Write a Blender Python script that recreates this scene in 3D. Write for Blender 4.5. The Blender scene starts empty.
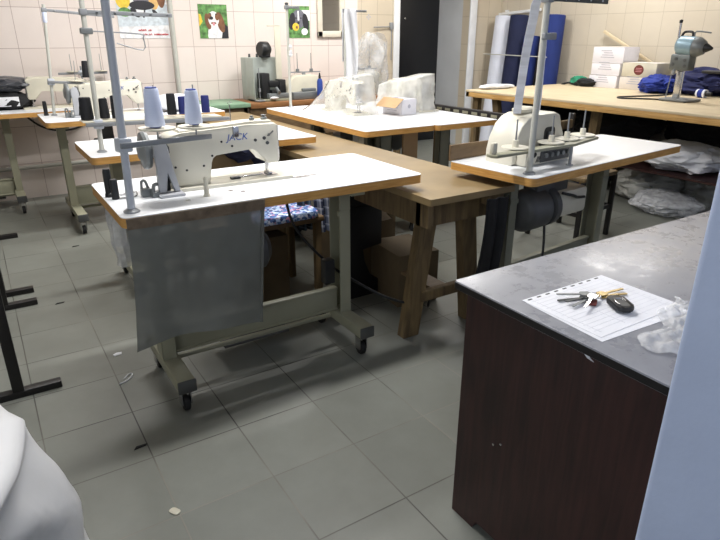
import bpy, bmesh, math, random
from mathutils import Vector, Matrix, noise
PI = math.pi
V = Vector
scene = bpy.context.scene
COL = scene.collection
random.seed(4)

# ------------------------------------------------------------------ materials
def lin(h):
    if isinstance(h, str):
        h = [int(h[i:i + 2], 16) / 255 for i in (0, 2, 4)]
    return tuple(c / 12.92 if c <= .04045 else ((c + .055) / 1.055) ** 2.4 for c in h)

def nodes(name):
    m = bpy.data.materials.new(name)
    m.use_nodes = True
    nt = m.node_tree
    return m, nt, nt.nodes['Principled BSDF'], nt.nodes, nt.links

def objco(N):
    return N.new('ShaderNodeTexCoord').outputs['Object']

def mat(name, col, rough=.5, metal=0., var=.08, scale=12., bump=0., bscale=None, spec=.5, stretch=None, alpha=1., sheen=0.):
    m, nt, b, N, L = nodes(name)
    c = lin(col)
    co = objco(N)
    if stretch:
        mp = N.new('ShaderNodeMapping'); mp.inputs['Scale'].default_value = stretch
        L.new(co, mp.inputs['Vector']); co = mp.outputs['Vector']
    nz = N.new('ShaderNodeTexNoise'); nz.inputs['Scale'].default_value = scale; nz.inputs['Detail'].default_value = 5
    L.new(co, nz.inputs['Vector'])
    rp = N.new('ShaderNodeValToRGB')
    rp.color_ramp.elements[0].position = .3; rp.color_ramp.elements[1].position = .7
    rp.color_ramp.elements[0].color = (*[x * (1 - var) for x in c], 1)
    rp.color_ramp.elements[1].color = (*[min(1, x * (1 + var)) for x in c], 1)
    L.new(nz.outputs['Fac'], rp.inputs['Fac']); L.new(rp.outputs['Color'], b.inputs['Base Color'])
    b.inputs['Roughness'].default_value = rough; b.inputs['Metallic'].default_value = metal
    b.inputs['Specular IOR Level'].default_value = spec
    b.inputs['Alpha'].default_value = alpha
    if bump:
        n2 = N.new('ShaderNodeTexNoise'); n2.inputs['Scale'].default_value = bscale or scale * 3; n2.inputs['Detail'].default_value = 4
        L.new(co, n2.inputs['Vector'])
        bp = N.new('ShaderNodeBump'); bp.inputs['Strength'].default_value = bump; bp.inputs['Distance'].default_value = .01
        L.new(n2.outputs['Fac'], bp.inputs['Height']); L.new(bp.outputs['Normal'], b.inputs['Normal'])
    return m

def tile_mat(name, c1, c2, grout, w, h, ox, oy, axes, rough, mort, varscale=1.5, split=None, dirt=.12, bump=.4):
    m, nt, b, N, L = nodes(name)
    co = objco(N)
    sp = N.new('ShaderNodeSeparateXYZ'); L.new(co, sp.inputs[0])
    cb = N.new('ShaderNodeCombineXYZ')
    L.new(sp.outputs[axes[0]], cb.inputs[0]); L.new(sp.outputs[axes[1]], cb.inputs[1])
    mp = N.new('ShaderNodeMapping'); mp.inputs['Location'].default_value = (ox, oy, 0)
    L.new(cb.outputs[0], mp.inputs['Vector'])
    br = N.new('ShaderNodeTexBrick'); br.offset = 0; br.squash = 1
    br.inputs['Scale'].default_value = 1; br.inputs['Brick Width'].default_value = w; br.inputs['Row Height'].default_value = h
    br.inputs['Mortar Size'].default_value = mort; br.inputs['Mortar Smooth'].default_value = .3
    br.inputs['Color1'].default_value = (*lin(c1), 1); br.inputs['Color2'].default_value = (*lin(c2), 1); br.inputs['Mortar'].default_value = (*lin(grout), 1)
    L.new(mp.outputs[0], br.inputs['Vector'])
    colr = br.outputs['Color']
    if split:
        b2 = N.new('ShaderNodeTexBrick'); b2.offset = 0
        for k in ('Scale', 'Brick Width', 'Row Height', 'Mortar Size', 'Mortar Smooth'):
            b2.inputs[k].default_value = br.inputs[k].default_value
        b2.inputs['Color1'].default_value = (*lin(split[1]), 1); b2.inputs['Color2'].default_value = (*lin(split[2]), 1); b2.inputs['Mortar'].default_value = (*lin(split[3]), 1)
        L.new(mp.outputs[0], b2.inputs['Vector'])
        gt = N.new('ShaderNodeMath'); gt.operation = 'GREATER_THAN'; gt.inputs[1].default_value = split[0]
        L.new(sp.outputs[axes[0]], gt.inputs[0])
        mx = N.new('ShaderNodeMixRGB'); L.new(gt.outputs[0], mx.inputs[0]); L.new(colr, mx.inputs[1]); L.new(b2.outputs['Color'], mx.inputs[2])
        colr = mx.outputs[0]
    nz = N.new('ShaderNodeTexNoise'); nz.inputs['Scale'].default_value = varscale; nz.inputs['Detail'].default_value = 8; nz.inputs['Roughness'].default_value = .65
    L.new(co, nz.inputs['Vector'])
    rp = N.new('ShaderNodeValToRGB'); rp.color_ramp.elements[0].position = .3; rp.color_ramp.elements[1].position = .75
    rp.color_ramp.elements[0].color = (1 - dirt * 1.6, 1 - dirt * 1.7, 1 - dirt * 1.8, 1); rp.color_ramp.elements[1].color = (1, 1, 1, 1)
    L.new(nz.outputs['Fac'], rp.inputs['Fac'])
    mu = N.new('ShaderNodeMixRGB'); mu.blend_type = 'MULTIPLY'; mu.inputs[0].default_value = 1
    L.new(colr, mu.inputs[1]); L.new(rp.outputs[0], mu.inputs[2]); L.new(mu.outputs[0], b.inputs['Base Color'])
    b.inputs['Roughness'].default_value = rough
    bp = N.new('ShaderNodeBump'); bp.inputs['Strength'].default_value = bump; bp.inputs['Distance'].default_value = .003; bp.invert = True
    L.new(br.outputs['Fac'], bp.inputs['Height']); L.new(bp.outputs[0], b.inputs['Normal'])
    return m

def wood(name, c1, c2, scale=6., stretch=(1, 12, 12), rough=.5, bump=.08):
    m, nt, b, N, L = nodes(name)
    co = objco(N)
    mp = N.new('ShaderNodeMapping'); mp.inputs['Scale'].default_value = stretch; L.new(co, mp.inputs['Vector'])
    nz = N.new('ShaderNodeTexNoise'); nz.inputs['Scale'].default_value = scale; nz.inputs['Detail'].default_value = 6; nz.inputs['Distortion'].default_value = .6
    L.new(mp.outputs[0], nz.inputs['Vector'])
    n2 = N.new('ShaderNodeTexNoise'); n2.inputs['Scale'].default_value = 3; n2.inputs['Detail'].default_value = 4; L.new(co, n2.inputs['Vector'])
    ad = N.new('ShaderNodeMath'); ad.operation = 'ADD'; L.new(nz.outputs['Fac'], ad.inputs[0])
    ml = N.new('ShaderNodeMath'); ml.operation = 'MULTIPLY'; ml.inputs[1].default_value = .6; L.new(n2.outputs['Fac'], ml.inputs[0]); L.new(ml.outputs[0], ad.inputs[1])
    rp = N.new('ShaderNodeValToRGB'); rp.color_ramp.elements[0].position = .55; rp.color_ramp.elements[1].position = 1.05
    rp.color_ramp.elements[0].color = (*lin(c1), 1); rp.color_ramp.elements[1].color = (*lin(c2), 1)
    L.new(ad.outputs[0], rp.inputs['Fac']); L.new(rp.outputs[0], b.inputs['Base Color'])
    b.inputs['Roughness'].default_value = rough
    bp = N.new('ShaderNodeBump'); bp.inputs['Strength'].default_value = bump; bp.inputs['Distance'].default_value = .004
    L.new(nz.outputs['Fac'], bp.inputs['Height']); L.new(bp.outputs[0], b.inputs['Normal'])
    return m

def film(name, col, opaque, rough=.25, var=.25, scale=9., spec=.5, bump=.25):
    """thin see-through plastic sheet: part clear, part milky"""
    m, nt, b, N, L = nodes(name)
    co = objco(N)
    b.inputs['Base Color'].default_value = (*lin(col), 1); b.inputs['Roughness'].default_value = rough
    b.inputs['Specular IOR Level'].default_value = spec
    nz = N.new('ShaderNodeTexNoise'); nz.inputs['Scale'].default_value = scale; nz.inputs['Detail'].default_value = 5; L.new(co, nz.inputs['Vector'])
    rp = N.new('ShaderNodeMapRange'); rp.inputs['From Min'].default_value = .3; rp.inputs['From Max'].default_value = .7
    rp.inputs['To Min'].default_value = max(0, opaque - var / 2); rp.inputs['To Max'].default_value = min(1, opaque + var / 2)
    L.new(nz.outputs['Fac'], rp.inputs['Value']); L.new(rp.outputs[0], b.inputs['Alpha'])
    bp = N.new('ShaderNodeBump'); bp.inputs['Strength'].default_value = bump; bp.inputs['Distance'].default_value = .01
    L.new(nz.outputs['Fac'], bp.inputs['Height']); L.new(bp.outputs[0], b.inputs['Normal'])
    return m

def check_mat(name, cols, w, rough=.9):
    """woven check: two sets of bands mixed"""
    m, nt, b, N, L = nodes(name)
    co = objco(N); sp = N.new('ShaderNodeSeparateXYZ'); L.new(co, sp.inputs[0])
    outs = []
    for ax in (0, 2):
        ml = N.new('ShaderNodeMath'); ml.operation = 'MULTIPLY'; ml.inputs[1].default_value = 1 / w; L.new(sp.outputs[ax], ml.inputs[0])
        fr = N.new('ShaderNodeMath'); fr.operation = 'FRACT'; L.new(ml.outputs[0], fr.inputs[0])
        rp = N.new('ShaderNodeValToRGB'); rp.color_ramp.interpolation = 'CONSTANT'
        e = rp.color_ramp.elements
        e[0].position = 0; e[0].color = (*lin(cols[0]), 1); e[1].position = .4; e[1].color = (*lin(cols[1]), 1)
        x = e.new(.55); x.color = (*lin(cols[2]), 1); x = e.new(.65); x.color = (*lin(cols[0]), 1)
        L.new(fr.outputs[0], rp.inputs['Fac']); outs.append(rp.outputs[0])
    mx = N.new('ShaderNodeMixRGB'); mx.inputs[0].default_value = .5; L.new(outs[0], mx.inputs[1]); L.new(outs[1], mx.inputs[2])
    L.new(mx.outputs[0], b.inputs['Base Color']); b.inputs['Roughness'].default_value = rough
    return m

def floral_mat(name):
    m, nt, b, N, L = nodes(name)
    co = objco(N)
    vo = N.new('ShaderNodeTexVoronoi'); vo.inputs['Scale'].default_value = 75; L.new(co, vo.inputs['Vector'])
    sp = N.new('ShaderNodeSeparateXYZ'); L.new(vo.outputs['Color'], sp.inputs[0])
    rp = N.new('ShaderNodeValToRGB'); rp.color_ramp.interpolation = 'CONSTANT'; e = rp.color_ramp.elements
    e[0].position = 0; e[0].color = (*lin('4f6ea8'), 1); e[1].position = .35; e[1].color = (*lin('a9bfe0'), 1)
    for p, c in ((.6, '2c3f72'), (.78, 'd9dff0'), (.9, 'c98a9c')):
        x = e.new(p); x.color = (*lin(c), 1)
    L.new(sp.outputs[0], rp.inputs['Fac']); L.new(rp.outputs[0], b.inputs['Base Color']); b.inputs['Roughness'].default_value = .9
    return m

def emit(name, col, s):
    m, nt, b, N, L = nodes(name)
    b.inputs['Base Color'].default_value = (*lin(col), 1)
    b.inputs['Emission Color'].default_value = (*lin(col), 1); b.inputs['Emission Strength'].default_value = s
    return m

def mirror_mat(name):
    m, nt, b, N, L = nodes(name)
    b.inputs['Base Color'].default_value = (.8, .8, .8, 1); b.inputs['Metallic'].default_value = 1; b.inputs['Roughness'].default_value = .03
    return m

MT = dict(
    laminate=mat('white_laminate', 'eef0f3', .32, var=.03, scale=5),
    edge=wood('tan_edge_band', 'b8833f', 'd6a55f', 5, (2, 2, 30), .5, .03),
    steel=mat('beige_painted_steel', '95947f', .45, var=.06, scale=7, bump=.05),
    steeld=mat('grey_green_steel', '80806f', .5, var=.1, scale=7),
    cream=mat('cream_enamel', 'd6d2c3', .35, var=.04, scale=10),
    creamd=mat('aged_cream_enamel', 'cfcab8', .4, var=.06, scale=10),
    chrome=mat('chrome', 'c8c8c8', .22, 1., var=.04),
    pole=mat('grey_painted_pole', 'c0c5ce', .35, 0, var=.05),
    polew=mat('pale_painted_pole', 'bdbdb5', .4, 0, var=.05),
    poled=mat('dull_steel_bar', '8c8f92', .4, .15, var=.08),
    bracket=mat('light_grey_cast_metal', 'b4b6bb', .4, .1, var=.06),
    black=mat('black_plastic', '17181a', .45, var=.1),
    blackmetal=mat('black_painted_metal', '1c1a1a', .42, .2, var=.1),
    rubber=mat('dark_rubber', '1b1b1c', .7, var=.1),
    dark=mat('dark_grey_metal', '545555', .5, .3, var=.15),
    thread_blue=mat('pale_blue_thread', 'dbe4ff', .75, var=.04, scale=3, bump=.15, stretch=(1, 1, 120)),
    thread_black=mat('black_thread', '14151b', .8, var=.15, scale=3, bump=.15, stretch=(1, 1, 120)),
    thread_navy=mat('navy_thread', '232c6b', .8, var=.12, scale=3, bump=.15, stretch=(1, 1, 120)),
    bluecore=mat('blue_plastic', '2f4a9c', .4),
    blue=mat('blue_print', '3c5ca8', .6),
    board=mat('worn_hardboard', '86724f', .5, var=.18, scale=5, bump=.05),
    rough_wood=wood('rough_timber', '52432e', '806b48', 5, (9, 9, 1), .75, .2),
    plywood=wood('plywood_top', 'c6b391', 'd6c6a6', 4, (6, 1, 6), .55, .03),
    plyedge=wood('plywood_edge', 'a37a40', 'd0a666', 6, (1, 1, 24), .6, .1),
    brownboard=wood('brown_board', '5f4b34', '7c6548', 5, (2, 8, 8), .6, .05),
    mahogany=wood('dark_red_wood_veneer', '1f0d0c', '3a1f1c', 7, (10, 10, .8), .42, .04),
    carton=mat('brown_cardboard', '62533c', .85, var=.1),
    cartonflap=mat('tan_cardboard', 'bd9c74', .85, var=.05),
    whitebox=mat('white_carton', 'e8e7ee', .7, var=.04),
    greybox=mat('pale_grey_carton', 'd8d2cc', .75, var=.05),
    print_grey=mat('grey_print', 'b4b4c0', .8),
    print_red=mat('dark_red_print', '6e342e', .7),
    red=mat('red_print', 'c0303a', .7),
    paper=mat('white_paper', 'eeeff4', .7, var=.03),
    green=mat('green_board', '7c9c80', .5, var=.08),
    orangewood=wood('orange_brown_wood', '7a5230', '9a6c42', 5, (1, 8, 8), .5, .05),
    cabinet=mat('grey_green_sheet_metal', 'aab1ab', .4, .2, var=.06),
    door=mat('black_door_vinyl', '15161a', .4, var=.1, bump=.1, scale=4),
    reveal=mat('grey_white_reveal_paint', 'c8cacc', .6, var=.06, scale=3),
    white_paint=mat('white_gloss_paint', 'e6e8ea', .4, var=.04),
    pillar=mat('daylight_tinted_wall_paint', 'b7c4e0', .6, var=.05, scale=5, bump=.12, bscale=30),  # blue tint of the daylight is put into this wall colour
    navycloth=mat('navy_cloth', '20253f', .9, var=.2, scale=14, bump=.3),
    blackcloth=mat('black_cloth', '1b1b1d', .9, var=.25, scale=10, bump=.3),
    blueroll=mat('royal_blue_cloth', '1c2f70', .85, var=.12, scale=6, bump=.2),
    whiteroll=mat('white_roll_cloth', 'e0e4f0', .8, var=.05, scale=6, bump=.15),
    navyroll=mat('dark_navy_roll_cloth', '1c2344', .85, var=.15, scale=6, bump=.2),
    pileblue=mat('bright_blue_cloth', '20358c', .85, var=.2, scale=9, bump=.3),
    pilenavy=mat('deep_navy_cloth', '191f4a', .9, var=.3, scale=9, bump=.3),
    whitecloth=mat('white_cloth', 'dfe0e4', .85, var=.06, scale=12, bump=.3),
    greencloth=mat('green_cloth', '2f8a6a', .85, var=.1),
    ribbon=mat('white_elastic_tape', 'e9ebf2', .7, var=.12, scale=4, stretch=(1, 1, 14)),
    motorblue=mat('blue_grey_motor_paint', '86a0ae', .35, .3, var=.08),
    gunmetal=mat('grey_cast_metal', '7d8182', .4, .35, var=.08),
    gold=mat('brass', '94804e', .3, 1., var=.06),
    countertop=None,
    bagfilm=film('hung_clear_sheet', '767872', .7, .5, .12, 6),
    cover=film('milky_plastic_cover', 'eeeeea', .34, .3, .5, 4, bump=.25),
    coverw=film('white_plastic_cover', 'ecece8', .52, .3, .45, 7, bump=.35),
    greyfilm=film('grey_clear_plastic', 'c2c6ca', .36, .25, .4, 9, bump=.6),
    sackfilm=mat('white_sack_plastic', 'd2d3d5', .42, var=.06, scale=4, bump=.15, bscale=14),
    greysack=film('translucent_grey_bag', 'b6b6b0', .8, .4, .25, 10, bump=.5),
    crumple=film('crumpled_clear_plastic', 'e2e4e8', .5, .25, .3, 25, bump=.6),
    plaid=check_mat('navy_white_check', ('27304a', '8a94ac', 'c9ccd6'), .045),
    plaid2=check_mat('teal_navy_check', ('1d2838', '40586a', '8593a0'), .035),
    floral=floral_mat('blue_floral_cotton'),
    mirror=mirror_mat('mirror_glass'),
    mframe=mat('cream_mirror_frame', 'd8d0bf', .5, var=.05),
    brown=mat('brown_fur_print', '7a5238', .6, var=.3, scale=22), white=mat('white_print', 'f0f0f2', .6, var=.3, scale=22), grassg=mat('leaf_green_print', '5d8a4c', .6, var=.7, scale=22),
    greyfur=mat('grey_fur_print', '6a6a74', .6, var=.3, scale=25), yellow=mat('yellow_print', 'e0c040', .6, var=.2, scale=30), ink=mat('dark_print', '26262c', .6), tan=mat('tan_print', 'd8b070', .6, var=.2, scale=25),
    pink=mat('pink_print', 'd08a92', .6), paleprint=mat('pale_blue_print', 'c9d2d8', .6, var=.2, scale=30),
    tube=emit('lit_tube', 'fff6ea', 6.),
    ceil=mat('white_ceiling_paint', 'd8d6d0', .8),
    plaster=mat('plain_wall_paint', 'a5a29c', .8),
)
# worn, half-glossy counter laminate
def counter_mat():
    m, nt, b, N, L = nodes('worn_grey_laminate')
    co = objco(N)
    n1 = N.new('ShaderNodeTexNoise'); n1.inputs['Scale'].default_value = 16; n1.inputs['Detail'].default_value = 9; n1.inputs['Roughness'].default_value = .7; L.new(co, n1.inputs['Vector'])
    rp = N.new('ShaderNodeValToRGB'); rp.color_ramp.elements[0].position = .35; rp.color_ramp.elements[1].position = .65
    rp.color_ramp.elements[0].color = (*lin('8e8f95'), 1); rp.color_ramp.elements[1].color = (*lin('98999f'), 1)
    L.new(n1.outputs['Fac'], rp.inputs['Fac']); L.new(rp.outputs[0], b.inputs['Base Color'])
    mr = N.new('ShaderNodeMapRange'); mr.inputs['From Min'].default_value = .35; mr.inputs['From Max'].default_value = .65; mr.inputs['To Min'].default_value = .2; mr.inputs['To Max'].default_value = .42
    L.new(n1.outputs['Fac'], mr.inputs['Value']); L.new(mr.outputs[0], b.inputs['Roughness'])
    n2 = N.new('ShaderNodeTexNoise'); n2.inputs['Scale'].default_value = 16; n2.inputs['Detail'].default_value = 5; L.new(co, n2.inputs['Vector'])
    bp = N.new('ShaderNodeBump'); bp.inputs['Strength'].default_value = .25; bp.inputs['Distance'].default_value = .004; L.new(n2.outputs['Fac'], bp.inputs['Height']); L.new(bp.outputs[0], b.inputs['Normal'])
    return m
MT['countertop'] = counter_mat()

# ------------------------------------------------------------------ mesh building
class MB:
    def __init__(s):
        s.bm = bmesh.new()
    def _new(s, geom_verts, M, mi):
        for v in geom_verts: v.co = M @ v.co
        for f in {f for v in geom_verts for f in v.link_faces}: f.material_index = mi
    def box(s, c, d, bev=0., rot=None, mi=0, seg=2):
        r = bmesh.ops.create_cube(s.bm, size=1)
        vs = r['verts']
        for v in vs: v.co = V((v.co.x * d[0], v.co.y * d[1], v.co.z * d[2]))
        if bev > 0:
            es = list({e for v in vs for e in v.link_edges})
            q = bmesh.ops.bevel(s.bm, geom=es, offset=min(bev, min(d) * .45), segments=seg, affect='EDGES', profile=.5)
            vs = list({v for f in q['faces'] for v in f.verts} | {v for v in vs if v.is_valid})
            fs = {f for v in vs for f in v.link_faces}; vs = list({v for f in fs for v in f.verts})
        M = Matrix.Translation(c)
        if rot is not None: M = M @ rot
        s._new(vs, M, mi); return s
    def bb(s, lo, hi, bev=0., mi=0):
        return s.box([(a + b) / 2 for a, b in zip(lo, hi)], [abs(b - a) for a, b in zip(lo, hi)], bev, None, mi)
    def cyl(s, p0, p1, r0, r1=None, n=16, mi=0):
        p0, p1 = V(p0), V(p1); r1 = r0 if r1 is None else r1
        return s.lathe([(0, 0), (r0, 0), (r1, (p1 - p0).length), (0, (p1 - p0).length)], p0, p1 - p0, n, mi)
    def lathe(s, prof, o, ax=(0, 0, 1), n=24, mi=0):
        o, ax = V(o), V(ax).normalized()
        q = ax.to_track_quat('Z', 'Y').to_matrix()
        rings = []
        for r, z in prof:
            if r < 1e-6: rings.append([s.bm.verts.new(o + q @ V((0, 0, z)))])
            else: rings.append([s.bm.verts.new(o + q @ V((r * math.cos(2 * PI * k / n), r * math.sin(2 * PI * k / n), z))) for k in range(n)])
        for a, b in zip(rings, rings[1:]):
            for k in range(n):
                k2 = (k + 1) % n
                fv = [a[k % len(a)], a[k2 % len(a)], b[k2 % len(b)], b[k % len(b)]]
                u = []
                for x in fv:
                    if x not in u: u.append(x)
                if len(u) > 2:
                    try: s.bm.faces.new(u).material_index = mi
                    except ValueError: pass
        return s
    def tube(s, pts, r, n=8, sub=0, mi=0, flat=None):
        pts = [V(p) for p in pts]
        if sub and len(pts) > 2:
            out = []
            for i in range(len(pts) - 1):
                p0 = pts[max(i - 1, 0)]; p1 = pts[i]; p2 = pts[i + 1]; p3 = pts[min(i + 2, len(pts) - 1)]
                for k in range(sub):
                    t = k / sub
                    out.append(.5 * ((2 * p1) + (p2 - p0) * t + (2 * p0 - 5 * p1 + 4 * p2 - p3) * t * t + (3 * p1 - p0 - 3 * p2 + p3) * t ** 3))
            out.append(pts[-1]); pts = out
        rings = []; up = None
        for i, p in enumerate(pts):
            t = (pts[min(i + 1, len(pts) - 1)] - pts[max(i - 1, 0)]).normalized()
            if up is None:
                up = t.orthogonal().normalized()
            up = (up - t * up.dot(t)).normalized(); si = t.cross(up)
            rings.append([s.bm.verts.new(p + r * (math.cos(2 * PI * k / n) * up + math.sin(2 * PI * k / n) * si)) for k in range(n)])
        for a, b in zip(rings, rings[1:]):
            for k in range(n): s.bm.faces.new((a[k], a[(k + 1) % n], b[(k + 1) % n], b[k])).material_index = mi
        s.bm.faces.new(rings[0][::-1]).material_index = mi; s.bm.faces.new(rings[-1]).material_index = mi
        return s
    def prism(s, poly, f, d, bev=0., mi=0, mside=None):
        """poly: 2-D outline; f(u,v,w) -> point; extruded w in d=(w0,w1)"""
        a = [s.bm.verts.new(f(u, v, d[0])) for u, v in poly]; b = [s.bm.verts.new(f(u, v, d[1])) for u, v in poly]
        n = len(poly)
        caps = [s.bm.faces.new(a), s.bm.faces.new(b[::-1])]
        sides = [s.bm.faces.new((a[k], b[k], b[(k + 1) % n], a[(k + 1) % n])) for k in range(n)]
        for x in caps: x.material_index = mi
        for x in sides: x.material_index = mi if mside is None else mside
        if bev:
            es = list({e for x in caps for e in x.edges})
            q = bmesh.ops.bevel(s.bm, geom=es, offset=bev, segments=2, affect='EDGES', profile=.5)
        return s
    def sheet(s, f, nu, nv, th=0., mi=0, closed=False):
        g = [[s.bm.verts.new(f(i / nu, j / nv)) for j in range(nv + 1)] for i in range(nu + (0 if closed else 1))]
        R = len(g)
        for i in range(nu):
            for j in range(nv):
                s.bm.faces.new((g[i % R][j], g[(i + 1) % R][j], g[(i + 1) % R][j + 1], g[i % R][j + 1])).material_index = mi
        if th:
            s.bm.normal_update()
            bmesh.ops.solidify(s.bm, geom=list(s.bm.faces), thickness=th)
        return s
    def blob(s, c, r, seed=0, amp=.25, freq=2.5, flat=True, sub=4, mi=0, ridge=True, sq=1., fine=.22):
        q = bmesh.ops.create_icosphere(s.bm, subdivisions=sub, radius=1)
        c = V(c)
        for v in q['verts']:
            d = v.co.normalized(); p = d * freq + V((seed * 3.7, seed * 1.3, seed * 7.1))
            w = V((noise.noise(p * .8 + V((9, 0, 0))), noise.noise(p * .8 + V((0, 9, 0))), 0)) * .8
            n1 = noise.noise(p + w)
            n2 = 1 - abs(noise.noise((p + w) * 1.9)) * 2 if ridge else noise.noise(p * 2)
            n3 = 1 - abs(noise.noise((p + w) * 4.1)) * 2 if ridge else 0
            k = 1 + amp * (n1 + .45 * n2 + fine * n3)
            e = V([math.copysign(abs(x) ** sq, x) for x in d])
            x = V((e.x * r[0], e.y * r[1], e.z * r[2])) * k
            if flat: x.z = max(x.z, -r[2] * .92)
            v.co = c + x
        for f in {f for v in q['verts'] for f in v.link_faces}: f.material_index = mi
        return s
    def build(s, name, m, parent=None, smooth=40, label=None, kind=None):
        bmesh.ops.recalc_face_normals(s.bm, faces=list(s.bm.faces))
        me = bpy.data.meshes.new(name); s.bm.to_mesh(me); s.bm.free()
        for x in (m if isinstance(m, (list, tuple)) else [m]): me.materials.append(MT[x] if isinstance(x, str) else x)
        if smooth:
            me.polygons.foreach_set('use_smooth', [True] * len(me.polygons))
            me.set_sharp_from_angle(angle=math.radians(smooth))
        o = bpy.data.objects.new(name, me); COL.objects.link(o)
        if parent is not None: o.parent = parent
        if label: o['label'] = label
        if kind: o['kind'] = kind
        return o

def tag(o, label, cat, group=None, loc=None, rz=None):
    o['label'] = label; o['category'] = cat
    if group: o['group'] = group
    if loc is not None: o.location = loc
    if rz is not None: o.rotation_euler = (0, 0, math.radians(rz))
    return o
def root(name, label, cat, loc, rz=0., group=None):
    o = bpy.data.objects.new(name, None); o.empty_display_size = .1; COL.objects.link(o)
    return tag(o, label, cat, group, loc, rz)
def struct(name, mb, m, smooth=30):
    o = mb.build(name, m, None, smooth); o['kind'] = 'structure'; return o
def copy_tree(o, parent=None):
    c = o.copy(); COL.objects.link(c); c.parent = parent
    for ch in list(o.children): copy_tree(ch, c)
    return c
def text(body, size, m, parent, loc, rot, name='lettering', ext=.0006, shear=0.):
    cu = bpy.data.curves.new(name, 'FONT'); cu.body = body; cu.size = size; cu.extrude = ext; cu.shear = shear; cu.align_x = 'CENTER'; cu.align_y = 'CENTER'
    t = bpy.data.objects.new(name, cu); COL.objects.link(t)
    bpy.context.view_layer.update()
    me = bpy.data.meshes.new_from_object(t.evaluated_get(bpy.context.evaluated_depsgraph_get()))
    bpy.data.objects.remove(t); bpy.data.curves.remove(cu)
    me.materials.clear(); me.materials.append(MT[m])
    o = bpy.data.objects.new(name, me); COL.objects.link(o); o.parent = parent
    o.location = loc; o.rotation_euler = rot
    return o
XZ = lambda u, v, w: V((u, w, v))
XY = lambda u, v, w: V((u, v, w))
YZ = lambda u, v, w: V((w, u, v))
def rrect(x0, y0, x1, y1, r, n=5):
    out = []
    for cx, cy, a in ((x1 - r, y1 - r, 0), (x0 + r, y1 - r, 90), (x0 + r, y0 + r, 180), (x1 - r, y0 + r, 270)):
        for k in range(n + 1):
            t = math.radians(a + 90 * k / n); out.append((cx + r * math.cos(t), cy + r * math.sin(t)))
    return out
def ellipse(cx, cy, a, b, n=20, rot=0.):
    c, s_ = math.cos(rot), math.sin(rot)
    return [(cx + a * math.cos(t) * c - b * math.sin(t) * s_, cy + a * math.cos(t) * s_ + b * math.sin(t) * c) for t in (2 * PI * k / n for k in range(n))]

# ------------------------------------------------------------------ the room
W, D, H = 5.43, 4.0, 2.75
XL, YF = -1.75, -3.2
DX0, DX1 = 3.87, 4.90          # doorway in the back wall
mfloor = tile_mat('grey_floor_tile', '888b84', '81847d', '3c3c38', .3, .3, 0, 0, (0, 1), .42, .0026, 1.6, None, .17)
def patchy_grout(m, light):
    N, L = m.node_tree.nodes, m.node_tree.links
    br = next(n for n in N if n.type == 'TEX_BRICK')
    nz = N.new('ShaderNodeTexNoise'); nz.inputs['Scale'].default_value = 1.3; nz.inputs['Detail'].default_value = 3
    L.new(objco(N), nz.inputs['Vector'])
    rp = N.new('ShaderNodeValToRGB'); e = rp.color_ramp.elements
    e[0].position = .42; e[1].position = .62
    e[0].color = br.inputs['Mortar'].default_value[:]; e[1].color = (*lin(light), 1)
    L.new(nz.outputs['Fac'], rp.inputs['Fac']); L.new(rp.outputs[0], br.inputs['Mortar'])
patchy_grout(mfloor, '8f8d84')
mback = tile_mat('cream_wall_tile', 'eadfd8', 'e6dad2', 'ac9790', .2035, .305, -.122, -.295, (0, 2), .28, .0021, 1.2, (3.33, 'd3c7b2', 'cfc2ac', 'a39680'), .06, .25)
mright = tile_mat('tan_wall_tile', 'cfc6b5', 'cbc1af', 'a99e8c', .2035, .305, -.05, -.295, (1, 2), .28, .0019, 1.2, None, .07, .25)
struct('floor', MB().bb((XL, YF, -.1), (W, D + .6, 0)), mfloor)
b = MB().bb((XL, D, 0), (DX0, D + .12, H)).bb((DX1, D, 0), (W, D + .12, H)).bb((DX0, D, 2.1), (DX1, D + .12, H))
struct('wall_back', b, mback)
struct('wall_right', MB().bb((W, YF, 0), (W + .12, D + .12, H)), mright)
# left wall with the daylight window, behind the viewer's left shoulder
wy0, wy1, wz0, wz1 = -2.9, -1.3, .9, 2.2
b = MB().bb((XL - .12, YF, 0), (XL, wy0, H)).bb((XL - .12, wy1, 0), (XL, D + .12, H)).bb((XL - .12, wy0, 0), (XL, wy1, wz0)).bb((XL - .12, wy0, wz1), (XL, wy1, H))
struct('wall_left', b, 'plaster')
b = MB()
for y in (wy0, (wy0 + wy1) / 2, wy1): b.box((XL - .06, y, (wz0 + wz1) / 2), (.06, .06, wz1 - wz0 + .06), .005)
for z in (wz0, wz1): b.box((XL - .06, (wy0 + wy1) / 2, z), (.058, wy1 - wy0, .06), .005)
struct('window_1', b, 'white_paint')
struct('wall_front', MB().bb((XL, YF - .12, 0), (.5, YF, H)), 'plaster')
# thick wall stub beside the viewer (off-white paint with the daylight's blue put into its colour, worn rounded edge)
b = MB().prism(rrect(.5, YF, W, -1.33, .012, 4), XY, (0, H))
struct('wall_near', b, 'pillar', 60)
struct('ceiling', MB().bb((XL, YF, H), (W, D, H + .1)), 'ceil')
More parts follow.
